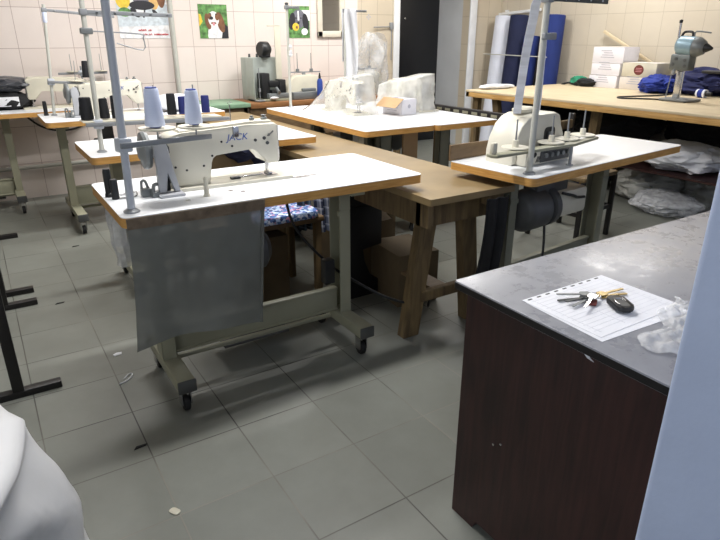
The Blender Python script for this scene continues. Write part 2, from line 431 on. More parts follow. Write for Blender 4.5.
# doorway: deep reveal, black door at its back, white casing
b = MB().bb((DX1, D + .12, 0), (DX1 + .1, D + .62, 2.1)).bb((DX0 - .1, D + .12, 0), (DX0, D + .62, 2.1)).bb((DX0, D + .12, 2.1), (DX1, D + .62, 2.2))
struct('trim_2', b, 'reveal')
d = MB().bb((DX0, D + .56, 0.005), (DX1, D + .61, 2.1), .004)
do = struct('door_1', d, 'door')
MB().lathe([(0, 0), (.012, 0), (.012, .012), (0, .014)], (4.36, D + .56, 1.5), (0, -1, 0), 12).build('peephole', 'chrome', do)
MB().lathe([(0, 0), (.024, 0), (.024, .03), (.03, .05), (.02, .07), (0, .075)], (4.0, D + .56, 1.0), (0, -1, 0), 14).build('door_knob', 'chrome', do)
b = MB().bb((DX0 - .075, D - .02, 0), (DX0 + .005, D, 2.16), .006).bb((DX1 - .005, D - .03, 0), (DX1 + .1, D, 2.16), .012).bb((DX0 - .075, D - .02, 2.1), (DX1 + .1, D, 2.18), .006)
struct('trim_1', b, 'white_paint')
# grey service pipe up the back wall
b = MB().tube([(1.36, D - .03, .0), (1.36, D - .03, H)], .021, 14)
o = struct('trim_3', b, 'polew')
struct('trim_4', MB().tube([(XL, D - .035, .27), (3.7, D - .035, .27)], .017, 10), 'polew')
b = MB().tube([(.02, D - .02, .80), (.08, D - .02, .68), (.2, D - .02, .58), (.36, D - .02, .55), (.52, D - .02, .60), (.6, D - .02, .74)], .008, 8, 5)
tag(b.build('wall_cable', 'black'), 'black cable looping down the tiled wall behind the far left tables', 'cable')
# ceiling lights
def tube_light(x, y, rz, where, k=1.):
    t = root('ceiling_light', 'twin-tube fluorescent ceiling light ' + where, 'ceiling light', (x, y, H), rz, 'fluorescent ceiling lights')
    MB().bb((-.62, -.09, -.05), (.62, .09, 0), .008).build('housing', 'white_paint', t)
    for s in (-1, 1): MB().tube([(-.58, s * .045, -.068), (.58, s * .045, -.068)], .014, 10).build('lamp_tube', 'tube', t)
    l = bpy.data.lights.new('tube_glow', 'AREA'); l.shape = 'RECTANGLE'; l.size = 1.2; l.size_y = .16; l.energy = LP * k; l.color = (1, .985, .97)
    lo = bpy.data.objects.new('tube_glow', l); COL.objects.link(lo); lo.parent = t; lo.location = (0, 0, -.09)
LP = 50
tube_light(.9, 2.3, 0, 'over the sewing tables by the back wall')
tube_light(2.9, 2.9, 0, 'in front of the black door')
tube_light(4.75, 1.9, 90, 'above the long plywood cutting table', .68)
tube_light(.75, .55, 0, 'added above the nearest sewing table to brighten it')  # unseen fixture, added to brighten the foreground
# daylight through the window
l = bpy.data.lights.new('daylight', 'AREA'); l.shape = 'RECTANGLE'; l.size = wy1 - wy0; l.size_y = wz1 - wz0; l.energy = 27; l.color = (.84, .905, 1.)
lo = bpy.data.objects.new('daylight', l); COL.objects.link(lo); lo.location = (XL - .14, (wy0 + wy1) / 2, (wz0 + wz1) / 2); lo.rotation_euler = (0, -PI / 2, 0)
w = bpy.data.worlds.new('outdoor_light'); scene.world = w; w.use_nodes = True
w.node_tree.nodes['Background'].inputs[0].default_value = (.75, .85, 1, 1); w.node_tree.nodes['Background'].inputs[1].default_value = .5

# ------------------------------------------------------------------ machine tables
TH = .77
def caster(t, x, y):
    c = MB().lathe([(0, -.012), (.026, -.012), (.03, -.008), (.03, .008), (.026, .012), (0, .012)], (x, y + .006, .03), (1, 0, 0), 18).build('caster', 'rubber', t)
    MB().bb((x - .02, y - .014, .03), (x - .015, y + .02, .085)).bb((x + .015, y - .014, .03), (x + .02, y + .02, .085)).bb((x - .022, y - .016, .078), (x + .022, y + .022, .088), .003).cyl((x, y, .086), (x, y, .1), .012, n=10).build('fork', 'chrome', c)
def machine_table(label, loc, rz, L, Wd, feet, ycol, panel=(.16, .27), motor=None, steel='steel', footlen=None, rail=True, group='white-topped sewing machine tables', pedal=True):
    t = root('sewing_table', label, 'table', loc, rz, group)
    out = rrect(0, 0, L, Wd, .028)
    MB().prism(out, XY, (TH - .003, TH)).build('tabletop', 'laminate', t, 60)
    MB().prism(out, XY, (TH - .036, TH - .003)).build('edge_band', 'edge', t, 60)
    fy0, fy1 = footlen or (-.05, Wd - .06)
    for x in feet:
        f = MB().bb((x - .033, fy0, .1), (x + .033, fy1, .15), .006).build('foot_bar', steel, t)
        for ya in (fy0, fy1): MB().bb((x - .034, ya - .005, .1), (x + .034, ya + .005, .15), .004).build('end_cap', 'dark', f)
        caster(t, x, fy0 + .045); caster(t, x, fy1 - .045)
        s = 1 if x < L / 2 else -1
        g = MB().bb((x - .03 * s, ycol - .045, .15), (x - .024 * s, ycol + .045, TH - .055))
        for yy in (-.042, .042): g.bb((x - .03 * s, ycol + yy - .004, .15), (x + .02 * s, ycol + yy + .004, TH - .055))
        g.bb((x - .032, ycol - .16, TH - .06), (x + .032, ycol + .16, TH - .037), .003)
        g.bb((x - .03, ycol - .05, TH - .17), (x + .024, ycol - .038, TH - .15))
        g.build('leg', steel, t)
    x0, x1 = feet[0] + .02, feet[1] - .02
    MB().bb((x0, ycol - .012, panel[0]), (x1, ycol + .012, panel[1]), .004).bb((x0, ycol - .02, panel[1] - .012), (x1, ycol + .012, panel[1]), .003).bb((x0, ycol - .02, panel[0]), (x1, ycol + .012, panel[0] + .01), .003).build('cross_panel', steel, t)
    if pedal:
        xm = (x0 + x1) / 2
        p = MB().box((xm, ycol + .14, .1), (.3, .2, .012), .004, Matrix.Rotation(.15, 4, 'X'))
        p.build('treadle', 'dark', t)
        MB().tube([(x0, ycol + .03, .112), (x1, ycol + .03, .112)], .011, 8).build('treadle_rod', steel, t)
    if motor:
        mx, my, mz, r, ln = motor
        g = MB().lathe([(0, 0), (r * .7, 0), (r, .02), (r, ln * .55), (r * .85, ln * .6), (r * .85, ln * .75), (r * .55, ln * .85), (0, ln * .86)], (mx, my, mz), (1, 0, 0), 28)
        g.build('motor', 'dark', t)
        MB().bb((mx + ln * .3, my - .03, mz + r * .8), (mx + ln * .6, my + .03, TH - .037), .004).build('motor_mount', 'dark', t)
    return t

front = machine_table('nearest white-topped sewing table, clear sheet taped to its front edge', (.05, .19, 0), 0, 1.2, .56, (.128, .905), .20, (.155, .265), (.36, .24, .5, .1, .26), footlen=(-.03, .42))
second = machine_table('white-topped sewing table just behind the nearest one, seven cones above it', (.146, 1.30, 0), 0, 1.21, .54, (.15, 1.0), .25, motor=(.45, .3, .5, .09, .25), footlen=(.02, .5))
third = machine_table('white-topped sewing table holding the cream machine with grey belt guard', (.105, 2.74, 0), 0, 1.24, .57, (.11, .95), .24, (.14, .28), motor=(.3, .25, .52, .09, .25), footlen=(-.1, .5))
fifth = machine_table('white-topped sewing table under the tiled back wall at far left', (-.72, 3.44, 0), 0, 1.2, .5, (.12, .62), .25, (.12, .25), motor=(.3, .25, .52, .09, .25), footlen=(.0, .44))
sixth = machine_table('white table carrying the milky plastic-covered machine and pale pole', (2.216, 1.29, 0), 90, 1.46, .54, (.2, 1.1), .27, motor=(.5, .3, .5, .1, .26), steel='steeld')
seventh = machine_table('white table carrying the open carton and white-covered machine', (2.757, 1.27, 0), 90, 1.46, .538, (.2, 1.1), .33, motor=(.75, .3, .55, .08, .26), steel='steeld')
MB().bb((.18, .0, .42), (.2, .12, TH - .036), .003).build('side_panel', 'cartonflap', sixth)
over = machine_table('white overlock table between the wooden table and the plywood cutting table', (1.568, -.12, 0), 5.8, 1.277, .47, (.15, .9), .24, (.22, .29), steel='steeld', footlen=(-.02, .46), pedal=False)

# overlock motor under its table
g = root('motor_unit', 'dark round clutch motor with cream gearbox under the overlock table', 'motor', (1.765, .11, .55), 5.8)
MB().lathe([(0, -.03), (.07, -.03), (.092, -.015), (.098, 0), (.098, .12), (.08, .13), (.08, .15), (.098, .155), (.098, .19), (.05, .2), (0, .2)], (0, 0, 0), (1, 0, 0), 32).build('motor_housing', 'dark', g)
MB().bb((.19, -.07, -.06), (.44, .07, .07), .02).build('gearbox', 'creamd', g)
MB().bb((.06, -.04, .06), (.3, .04, .19), .004).build('motor_mount', 'dark', g)
MB().tube([(.2, -.08, .07), (.27, -.1, .05), (.33, -.08, .03), (.4, -.075, .02)], .007, 8, 4).build('power_lead', 'black', g)
b = MB().tube([(1.93, .1, .47), (1.92, .08, .35), (1.88, .05, .2), (1.80, .02, .05), (1.75, .05, .012), (1.72, .3, .01)], .006, 8, 4)
tag(b.build('cable', 'black'), 'thick black cable dropping from the motor under the overlock table', 'cable')

# ------------------------------------------------------------------ sewing machines (local +x to the needle, -y is the back panel)
def sewing_machine(label, loc, rz, logo='', bracket=True, cat='sewing machine', enamel='cream', detail=True, wheel=True):
    t = root('sewing_machine', label, cat, loc, rz, 'lockstitch sewing machines')
    MB().prism(rrect(-.02, -.03, .48, .15, .012), XY, (0, .012), .002).build('bed', enamel, t)
    prof = [(0, .012), (0, .195), (.012, .208), (.05, .214), (.3, .226), (.42, .226), (.432, .216), (.434, .075), (.428, .068), (.385, .068), (.372, .075), (.338, .128), (.322, .137), (.175, .126), (.158, .115), (.15, .095), (.146, .012)]
    MB().prism(prof, XZ, (0, .105), .006).build('arm', enamel, t)
    MB().prism([(.04, .2), (.05, .222), (.32, .236), (.41, .236), (.42, .224)], XZ, (.018, .09), .004).build('arm_cover', enamel, t)
    MB().bb((.433, .012, .082), (.439, .095, .215), .003).build('face_plate', 'chrome', t)
    MB().cyl((.402, .05, .012 + .03), (.402, .05, .08), .0045, n=10).build('needle_bar', 'chrome', t)
    f = MB().cyl((.402, .068, .025), (.402, .068, .08), .005, n=10).bb((.392, .03, .014), (.412, .075, .022), .003)
    f.cyl((.402, .05, .013), (.402, .05, .045), .0015, n=6).build('presser_foot', 'chrome', t)
    MB().bb((.375, .02, .0122), (.43, .085, .0142)).build('needle_plate', 'chrome', t)
    # hand wheel with its belt at the motor end
    if wheel:
        MB().lathe([(0, -.03), (.03, -.03), (.04, -.022), (.066, -.018), (.07, -.008), (.066, .004), (.045, .008), (.02, .012), (0, .012)], (-.066, .03, .158), (1, 0, 0), 28).build('handwheel', 'gunmetal', t)
        MB().cyl((-.066, .03, .158), (.005, .03, .158), .032, n=18).bb((-.012, .008, .03), (.0, .095, .2), .003).build('end_plate', 'dark', t)
    if bracket:   # pale cast belt guard standing on two splayed legs
        q = MB().prism([(-.058, .19), (-.04, .205), (-.018, .2), (-.01, .17), (-.006, .11), (-.0, .1), (.018, .012), (-.004, .012), (-.018, .085), (-.026, .085), (-.03, .012), (-.058, .012), (-.06, .06), (-.052, .1), (-.062, .15)], XZ, (-.05, -.03), .004)
        q.bb((-.065, -.085, 0), (.025, -.005, .01), .003)
        q.build('belt_guard', 'bracket', t)
        MB().bb((-.028, -.028, .012), (-.012, -.0, .09), .002).build('belt', 'black', t)
        MB().tube([(-.06, -.04, .045), (-.075, -.05, .045), (-.08, -.05, .02)], .007, 8, 3).bb((-.085, -.06, .0), (-.055, -.025, .02), .004).build('guard_foot', 'gunmetal', t)
        MB().tube([(-.09, -.02, .03), (-.1, -.03, .06), (-.11, -.02, .055), (-.112, -.02, .03)], .005, 8, 4).bb((-.115, -.035, .0), (-.08, .0, .03), .004).build('bobbin_winder', 'gunmetal', t)
    if detail:
        for x, z in ((.06, .075), (.125, .085), (.02, .09), (.11, .19), (.03, .19), (.2, .17), (.24, .15), (.16, .12)):
            MB().lathe([(0, 0), (.0045, 0), (.0045, .0012), (0, .0015)], (x, -.0002, z), (0, -1, 0), 10).build('screw_cap', 'black', t)
        for x, z, r in ((.335, .165, .006), (.372, .17, .007), (.384, .15, .007), (.392, .182, .005)): MB().lathe([(0, 0), (r, 0), (r, .003), (0, .004)], (x, -.0002, z), (0, -1, 0), 12).build('tension_screw', 'dark', t)
        MB().tube([(.385, -.004, .178), (.4, -.008, .19), (.408, -.006, .196)], .003, 6).build('tension_lever', 'dark', t)
        if wheel:
          p = MB().tube([(.26, .05, .235), (.26, .05, .3)], .002, 6).tube([(.26, .05, .3), (.252, .05, .308), (.262, .05, .313), (.27, .05, .306)], .0015, 6)
          p.build('thread_post', 'chrome', t)
        MB().bb((.245, -.006, .18), (.27, -.001, .225), .002).build('thread_plate', 'chrome', t)
        MB().lathe([(0, 0), (.01, 0), (.01, .012), (.006, .014), (.006, .02), (0, .021)], (.345, .05, .234), n=14).build('top_knob', 'gunmetal', t)
        MB().lathe([(0, 0), (.012, 0), (.013, .01), (.005, .014), (.011, .02), (0, .022)], (.395, .05, .234), n=14).build('top_knob', 'gunmetal', t)
    if logo: text(logo, .036, 'blue', t, (.262, -.001, .182), (PI / 2, 0, 0), 'lettering', shear=.25)
    return t
m1 = sewing_machine('cream sewing machine with blue lettering on the nearest table', (.285, .452, TH), -1, 'JACK')
m1.scale = (1, 1, .97)
m3 = sewing_machine('cream sewing machine behind the black cones, on the third table back', (.37, 2.98, TH), 0, 'JACK')
m5 = sewing_machine('cream sewing machine facing the viewer beside the dark plastic bag', (.53, 3.80, TH), 180, '', False, enamel='creamd', detail=False)
ma = sewing_machine('cream sewing machine veiled by the milky plastic cover', (2.03, 2.42, TH), -90, '', False, detail=True, wheel=False)
mb_ = sewing_machine('cream sewing machine veiled by the white plastic cover behind the open carton', (2.56, 2.33, TH), -90, '', False, detail=True, wheel=False)
# bits on the front table
MB().lathe([(0, 0), (.01, 0), (.008, .07), (.004, .075), (0, .075)], (0, 0, 0), n=12)
b = MB().lathe([(0, 0), (.013, 0), (.009, .01), (.0085, .065), (.004, .07), (0, .07)], (0, 0, 0), n=14)
tag(b.build('cream_peg', 'creamd'), 'small cream plastic peg standing in front of the sewing machine', 'peg', None, (.37, .322, TH))
b = MB().lathe([(0, 0), (.016, 0), (.016, .012), (.0135, .014), (.0135, .09), (.011, .1), (0, .1)], (0, 0, 0), n=16)
p1 = b.build('bobbin_post', 'black'); tag(p1, 'taller of two black posts at the nearest table left end', 'post', 'black posts on the nearest table', (.075, .50, TH))
b = MB().lathe([(0, 0), (.013, 0), (.013, .065), (.011, .07), (0, .07)], (0, 0, 0), n=16)
tag(b.build('bobbin_post', 'black'), 'shorter of two black posts at the nearest table left end', 'post', 'black posts on the nearest table', (.086, .455, TH))
b = MB().tube([(.10, .49, TH + .004), (.15, .5, TH + .004), (.16, .47, TH + .012), (.15, .44, TH + .004), (.1, .44, TH + .004), (.095, .47, TH + .004), (.1, .49, TH + .004)], .003, 6, 4)
tag(b.build('wire_bracket', 'chrome'), 'bent wire bracket lying beside the black posts', 'bracket')
k = root('edge_guide', 'slim steel seam guide lying on the machine bed behind the needle', 'guide', (.52, .47, TH + .0125))
MB().bb((.03, .02, 0), (.14, .028, .004), .001).build('arm', 'chrome', k); MB().bb((0, .0, 0), (.04, .018, .008), .002).build('block', 'dark', k)
b = MB().bb((0, 0, 0), (.12, .012, .0025)).bb((.01, -.014, 0), (.07, -.006, .0025))
tag(b.build('steel_ruler', 'chrome'), 'flat steel strip lying right of the needle on the nearest table', 'ruler', None, (.755, .41, TH + .0005), 3)
b = MB().lathe([(0, 0), (.009, 0), (.009, .001), (0, .0012)], (.295, .3, TH)).lathe([(0, 0), (.009, 0), (.009, .001), (0, .0012)], (.47, .35, TH)).lathe([(0, 0), (.009, 0), (.009, .001), (0, .0012)], (.505, .315, TH)).lathe([(0, 0), (.009, 0), (.009, .001), (0, .0012)], (.105, .295, TH))
b.build('screw_plates', 'chrome', front).matrix_parent_inverse = Matrix.Translation((-.05, -.19, 0))

# clear sheet hung from the front table edge, with its brown tape
def bagf(u, v):
    x = .06 + u * .47 - .035 * v * (1 - u) * v - .045 * v * u
    z = .768 - v * (.455 + .03 * u - .035 * math.sin(u * 2.2 + .3) * v)
    y = .182 - .012 * math.sin(u * 9 + v * 2) * v - .03 * v * v - .01 * noise.noise((u * 4, v * 4, 0)) * v
    return V((x, y, z))
hs = root('hanging_sheet', 'clear grey plastic sheet hanging from the nearest table front edge', 'plastic sheet', (.06, .18, .3))
MB().sheet(lambda u, v: bagf(u, v) - V((.06, .18, .3)), 36, 30, .0015).build('sheet', 'bagfilm', hs, 60)
MB().sheet(lambda u, v: bagf(.0 + u, v * .075) - V((.06, .186, .3)), 36, 3, .001).build('tape', mat('brown_packing_tape', '7a6a58', .35, var=.25, scale=40, bump=.4, alpha=.75), hs, 60)
MB().sheet(lambda u, v: bagf(.975 + u * .025, v) - V((.06, .184, .3)), 2, 30, .002).build('folded_edge', 'bagfilm', hs, 60)
b = MB().sheet(lambda u, v: V((.042 * (1 - .2 * v) * math.cos(u * 2 * PI) * (1 + .35 * noise.noise((math.cos(u * 6.28) * 2, math.sin(u * 6.28) * 2, v * 4))),   .04 * math.sin(u * 2 * PI) * (1 + .35 * noise.noise((math.cos(u * 6.28) * 2, math.sin(u * 6.28) * 2, 5 + v * 4))), -.26 * v)), 28, 14, 0, closed=True)
tag(b.build('plastic_bag', 'crumple'), 'crumpled clear bag hanging under the nearest table left end', 'bag', None, (.11, .60, .732))

# ------------------------------------------------------------------ thread stands
def thread_stand(label, loc, h, arm_z, arm, discs, mpole='polew', bar=None, loop=None, rz=0., r=.011, tape=None, disc_r=.055, lift=0., lean=0.):
    """arm: (x0, x1) lower spool bar; discs: x of each tray; bar: (z, x0, x1) upper guide bar"""
    t = root('thread_stand', label, 'thread stand', loc, rz, 'thread stands')
    MB().cyl((0, 0, 0), (0, 0, h), r, n=14).build('pole', mpole, t)
    MB().lathe([(0, 0), (r * 2.1, 0), (r * 2.1, .004), (r * 1.2, .012), (0, .012)], (0, 0, 0), n=16).build('base_flange', 'poled', t)
    if arm:
        MB().bb((-.022, -.02, arm_z - .022), (.022, .02, arm_z + .022), .006).build('clamp', 'pole', t)
        MB().bb((arm[0], -.026, arm_z - .009), (arm[1], -.012, arm_z + .009), .003).build('spool_arm', 'poled', t)
    for x in discs:
        dx, dy = (x, 0.) if not isinstance(x, tuple) else x
        d_ = MB().lathe([(0, 0), (disc_r * .9, 0), (disc_r, .004), (disc_r * .98, .007), (.012, .005), (.01, .012), (0, .012)], (dx, dy, arm_z + .009 + lift), n=28)
        d_ = d_.build('spool_disc', 'creamd', t)
        MB().cyl((dx, dy, arm_z), (dx, dy, arm_z + .15 + lift), .003, .002, n=8).build('spool_pin', 'poled', d_)
    if bar:
        z, x0, x1 = bar
        q = MB().bb((min(x0, -.012), -.016, z - .009), (x1, -.01, z + .009), .002)
        for k in range(5):
            xx = x0 + (x1 - x0) * (k + .7) / 5
            q.lathe([(.004, -.003), (.007, 0), (.004, .003)], (xx, -.018, z), (0, 1, 0), 10)
        q.build('guide_bar', 'poled', t)
        MB().bb((-.017, -.017, z - .014), (.017, .017, z + .014), .004).build('top_clamp', 'poled', t)
    if loop:
        MB().tube(loop, .003, 6, 3).build('wire_guide', 'poled', t)
        MB().bb((-.024, -.02, loop[0][2] - .014), (.03, .02, loop[0][2] + .014), .006).build('wire_clamp', 'gunmetal', t)
    if tape:
        MB().lathe([(r * 1.15, 0), (r * 1.4, .005), (r * 1.5, .07), (r * 1.15, .085)], (0, 0, tape), n=14).build('tape_wrap', 'thread_blue', t)
    t.rotation_euler = (0, math.radians(lean), math.radians(rz))
    return t
thread_stand('thick blue-grey thread stand with two pale blue cones, nearest table', (.095, .254, TH), .76, .217, (-.02, .31), ((.14, .035), (.262, -.004)), 'pole', (.72, 0, .38), None, 15, .0125, None, .062, lift=.022, lean=1.2)
s2 = thread_stand('thread stand on the second table, row of black and navy cones', (.218, 1.435, TH), .72, .135, (-.06, .66), (), 'polew', (.635, 0, .4), [(0.02, 0, .555), (.24, 0, .548), (.255, 0, .53), (.25, 0, .475), (.13, 0, .505)], 0, .0115, lean=1.3)
MB().bb((-.07, -.02, .144), (.62, .10, .15), .003).build('cone_shelf', 'creamd', s2)
thread_stand('thread stand with a blue taped top on the third table', (.203, 3.139, TH), .735, .232, (-.02, .29), ((.16, 0.01), (.262, .03)), 'polew', (.70, 0, .45), None, 0, .0105, .62, .06, lean=4.6)
thread_stand('low thread stand against the tiles behind the far left machine', (.54, 3.9, TH), .3, .245, (-.18, .2), ((-.07, 0), (.16, 0)), 'poled', None, None, 0, .007, None, .05)
s6 = thread_stand('slender pale thread stand at the milky-covered machine', (1.875, 2.70, TH), .75, .43, None, (), 'polew', (.735, 0, .1), None, 0, .0105)
MB().lathe([(0, 0), (.012, .006), (.016, .015), (.012, .024), (.014, .03), (.012, .045), (0, .05)], (.014, -.006, .38), n=12).lathe([(0, 0), (.012, .006), (.016, .015), (.012, .024), (0, .03)], (.014, -.006, .44), n=12).build('thread_eyelets', 'whitecloth', s6)
MB().lathe([(0, 0), (.014, .004), (.014, .018), (0, .022)], (0, 0, .748), n=12).build('top_knob', 'dark', s6)
s7 = thread_stand('thread stand draped with white cloth behind the covered machines', (2.39, 2.70, TH), .74, .43, None, (), 'polew', (.72, 0, .2), None, 0, .0105)
def drape(u, v):
    q = u * 1.75
    if q < .12: y, z = -.02 + q * .34, 1.495
    if q < 1: y, z = -.03 - .012 * v, 1.497 - (1 - q) * .56
    elif q < 1.1: y, z = -.03 + (q - 1) * .6, 1.503
    else: y, z = .03, 1.497 - (q - 1.1) * .6
    return V((-.055 + .1 * v + .012 * math.sin(q * 4) * (1 if q < 1 else 0), y + .012 * math.sin(v * 9 + q * 3) - .015, z - TH))
b = MB().sheet(drape, 40, 10, .002)
tag(b.build('white_cloth_strip', 'whitecloth', None, 60), 'white cloth strip hung over the bar of a thread stand', 'cloth', None, (2.42, 2.70, TH))

def cone(label, loc, h, r0, r1, m, core=True, group='thread cones on the second table', rz=0.):
    t = root('thread_cone', label, 'thread cone', loc, rz, group)
    MB().lathe([(0, .004), (r0 * .98, .004), (r0, .012), (r1, h - .006), (r1 * .9, h), (0, h)], (0, 0, 0), n=24).build('thread_winding', m, t)
    if core: MB().lathe([(0, 0), (r0 * .62, 0), (r0 * .6, .004), (r1 * .8, h), (r1 * .8, h + .004), (r1 * .45, h + .005), (0, h + .002)], (0, 0, 0), n=20).build('cone_core', 'bluecore', t)
    return t
GZ = TH + .217 + .009 + .022 + .006
cone('pale blue thread cone nearer the thick grey pole', (.221, .324, GZ), .123, .032, .023, 'thread_blue', True, 'pale blue thread cones')
cone('pale blue thread cone at the right end of the spool arm', (.349, .318, GZ), .112, .029, .021, 'thread_blue', True, 'pale blue thread cones')
BZ = TH + .15
for lab, x, y, h, r0, r1, m in (
    ('fat black thread cone left of the second table pole', .185, 1.49, .108, .03, .027, 'thread_black'),
    ('black thread cone just right of the second table pole', .268, 1.5, .098, .024, .02, 'thread_black'),
    ('black thread cone beside the thick blue-grey pole', .315, 1.465, .112, .021, .018, 'thread_black'),
    ('black thread cone between the two pale blue cones', .592, 1.47, .108, .024, .022, 'thread_black'),
    ('navy thread cone touching the black one in the row', .646, 1.46, .092, .021, .02, 'thread_navy'),
    ('navy thread cone behind the right pale blue cone', .694, 1.475, .092, .022, .021, 'thread_navy'),
    ('navy thread cone at the right end of the row', .772, 1.47, .09, .022, .021, 'thread_navy')):
    cone(lab, (x, y, BZ), h, r0, r1, m, False)
cone('black thread cone high on the third table stand', (.464, 3.165, TH + .232 + .016), .118, .028, .02, 'thread_black', False, 'thread cones on the third table')
b = MB().lathe([(0, 0), (.016, 0), (.016, .012), (.0135, .014), (.0135, .09), (.011, .1), (0, .1)], (0, 0, 0), n=16)
tag(b.build('bobbin_post', 'black'), 'single black post at the third table left end', 'post', None, (.155, 3.17, TH))
b = MB().blob((0, 0, .06), (.17, .12, .06), 3, .16, 1.6, sub=3)
tag(b.build('folded_cloth', 'whitecloth'), 'white folded cloth behind the pale blue cones on the third table', 'cloth', None, (1.02, 2.98, TH))

# ------------------------------------------------------------------ far left and back wall
b = root('dark_bag', 'dark plastic bag with a white patch at the far left table edge', 'bag', (-.03, 3.78, TH))
MB().blob((0, 0, .06), (.16, .13, .072), 11, .22, 1.7).build('lower_bundle', 'blackcloth', b)
MB().blob((-.01, 0, .185), (.18, .14, .06), 12, .2, 1.7, flat=False).build('upper_bundle', mat('dark_grey_plastic', '3a3c42', .3, var=.3, scale=9, bump=.5), b)
MB().bb((-.14, -.137, .03), (.06, -.13, .1), .003).build('white_patch', 'whitecloth', b)

def poster(label, name, x0, z0, x1, z1, shapes, bg, script=()):
    t = root(name, label, 'poster', ((x0 + x1) / 2, D - .0035, (z0 + z1) / 2), 0, 'dog posters on the tiles' if 'puppy' in label else None)
    hw, hh = (x1 - x0) / 2, (z1 - z0) / 2
    MB().bb((-hw, -.001, -hh), (hw, .001, hh)).build('sheet', bg, t)
    for i, (nm, poly, m) in enumerate(shapes):
        MB().prism([(max(-hw, min(hw, u * hw)), max(-hh, min(hh, v * hh))) for u, v in poly], XZ, (-.0012 - .0002 * (i + 1), -.001)).build(nm, m, t)
    for a, c, v in script:   # too blurred in the photo to read: a line of small red strokes
        q = MB(); x = a
        while x < c:
            w_ = random.uniform(.03, .06); h_ = random.uniform(.02, .034)
            q.tube([(x * hw, -.004, v * hh - h_ * hh * .6), ((x + w_ * .5) * hw, -.004, v * hh + h_ * hh), ((x + w_) * hw, -.004, v * hh - h_ * hh * .5)], .0022, 5, 3); x += w_ * (1.25 if random.random() < .8 else 2.4)
        q.build('red_script', 'red', t)
    return t
E_ = ellipse
poster('poster of a white and brown puppy on green leaves', 'dog_poster', 1.615, 1.282, 1.888, 1.572, [
    ('leaves', [(-1, -.3), (-.75, .0), (-.85, .4), (-1, .45)], 'yellow'), ('puppy_body', E_(.1, -.8, .55, .75), 'white'), ('puppy_back', [(.5, -1), (1, -1), (1, -.3), (.7, -.1)], 'ink'),
    ('puppy_ear', E_(-.38, .0, .2, .48, rot=.2), 'brown'), ('puppy_ear', E_(.5, -.05, .26, .62, rot=.25), 'brown'), ('puppy_face', E_(.02, .15, .38, .45), 'white'), ('puppy_cheek', E_(-.24, .3, .14, .2), 'brown'), ('puppy_cheek', E_(.28, .28, .16, .22), 'brown'),
    ('puppy_nose', E_(-.13, .2, .13, .1), 'ink'), ('puppy_mouth', E_(0, -.1, .2, .07), 'brown'), ('puppy_tongue', E_(0, -.15, .09, .1), 'pink'), ('puppy_eye', E_(-.18, .45, .05, .05), 'ink'), ('puppy_eye', E_(.2, .42, .05, .05), 'ink')], 'grassg')
poster('poster of a dark grey puppy with yellow flowers', 'dog_poster', 2.512, 1.284, 2.755, 1.578, [
    ('sky_patch', [(.3, .1), (1, .1), (1, .75), (.3, .75)], 'white'), ('puppy_head', E_(0, .2, .62, .6), 'greyfur'), ('puppy_ear', E_(-.62, .05, .28, .55, rot=-.2), 'ink'), ('puppy_ear', E_(.62, 0, .28, .55, rot=.2), 'ink'),
    ('blaze', [(-.1, .1), (.05, .1), (.02, .7), (-.1, .7)], 'white'), ('puppy_nose', E_(-.05, -.05, .12, .08), 'ink'), ('flower', E_(-.3, -.3, .3, .25), 'yellow'), ('flower', E_(.5, -.6, .3, .22), 'white'), ('puppy_eye', E_(-.25, .25, .06, .06), 'ink'), ('puppy_eye', E_(.2, .25, .06, .06), 'ink'), ('flower', E_(-.2, -.33, .1, .1), 'brown')], 'grassg')
poster('animal poster with red script partly behind the left stands', 'animal_poster', .91, 1.283, 1.338, 1.90, [
    ('snow', [(-1, -.7), (1, -.65), (1, -.1), (-1, -.1)], 'paleprint'), ('flowers', E_(-.72, -.02, .28, .22), 'yellow'), ('leaf_patch', E_(-.7, -.32, .25, .12), 'grassg'), ('grey_animal', E_(.0, .3, .38, .6), 'greyfur'), ('tan_animal', E_(.5, .3, .26, .55), 'tan'), ('brown_animal', E_(.78, .25, .2, .45), 'brown'),
    ('paw', E_(-.3, -.33, .2, .09, rot=-.5), 'ink'), ('paw', E_(.02, -.3, .08, .16), 'ink'), ('paw', E_(.5, -.33, .14, .06, rot=-.6), 'ink'), ('chest', E_(-.1, -.28, .15, .08), 'white'), ('shadow_shape', E_(.0, -.14, .5, .12), 'ink')], 'white',
    script=((-.25, .25, -.79), (-.1, .95, -.9)))
# mirror
t = root('wall_mirror', 'cream-framed mirror hanging on the tiles right of the dark puppy poster', 'mirror', (3.0, D - .001, 1.6))
q = MB()
q.bb((-.16, -.025, -.31), (.16, 0, -.25), .006).bb((-.16, -.025, .25), (.16, 0, .31), .006).bb((-.16, -.025, -.31), (-.105, 0, .31), .006).bb((.105, -.025, -.31), (.16, 0, .31), .006)
q.build('frame', 'mframe', t); MB().bb((-.11, -.008, -.26), (.11, -.004, .26)).build('glass', 'mirror', t)
# hook rail left of the door
t = root('wall_bracket', 'bent grey rod bracket on the wall left of the black door', 'bracket', (3.76, D, 1.39))
MB().tube([(0, -.02, -.34), (0, -.02, .0), (-.03, -.02, .005), (-.24, -.03, .0)], .006, 8).build('rod', 'poled', t); MB().bb((-.02, -.025, -.02), (.02, 0, .05), .004).build('fixing_plate', 'poled', t)
b = MB()
for a in range(4): b.prism(E_(.018 * math.cos(a * PI / 2), .018 * math.sin(a * PI / 2), .011, .007, 10, a * PI / 2), XZ, (-.002, 0))
tag(b.build('tile_ornament', 'print_grey'), 'small grey flower ornament on a tile left of the door', 'ornament', None, (3.47, D - .0005, 1.49))

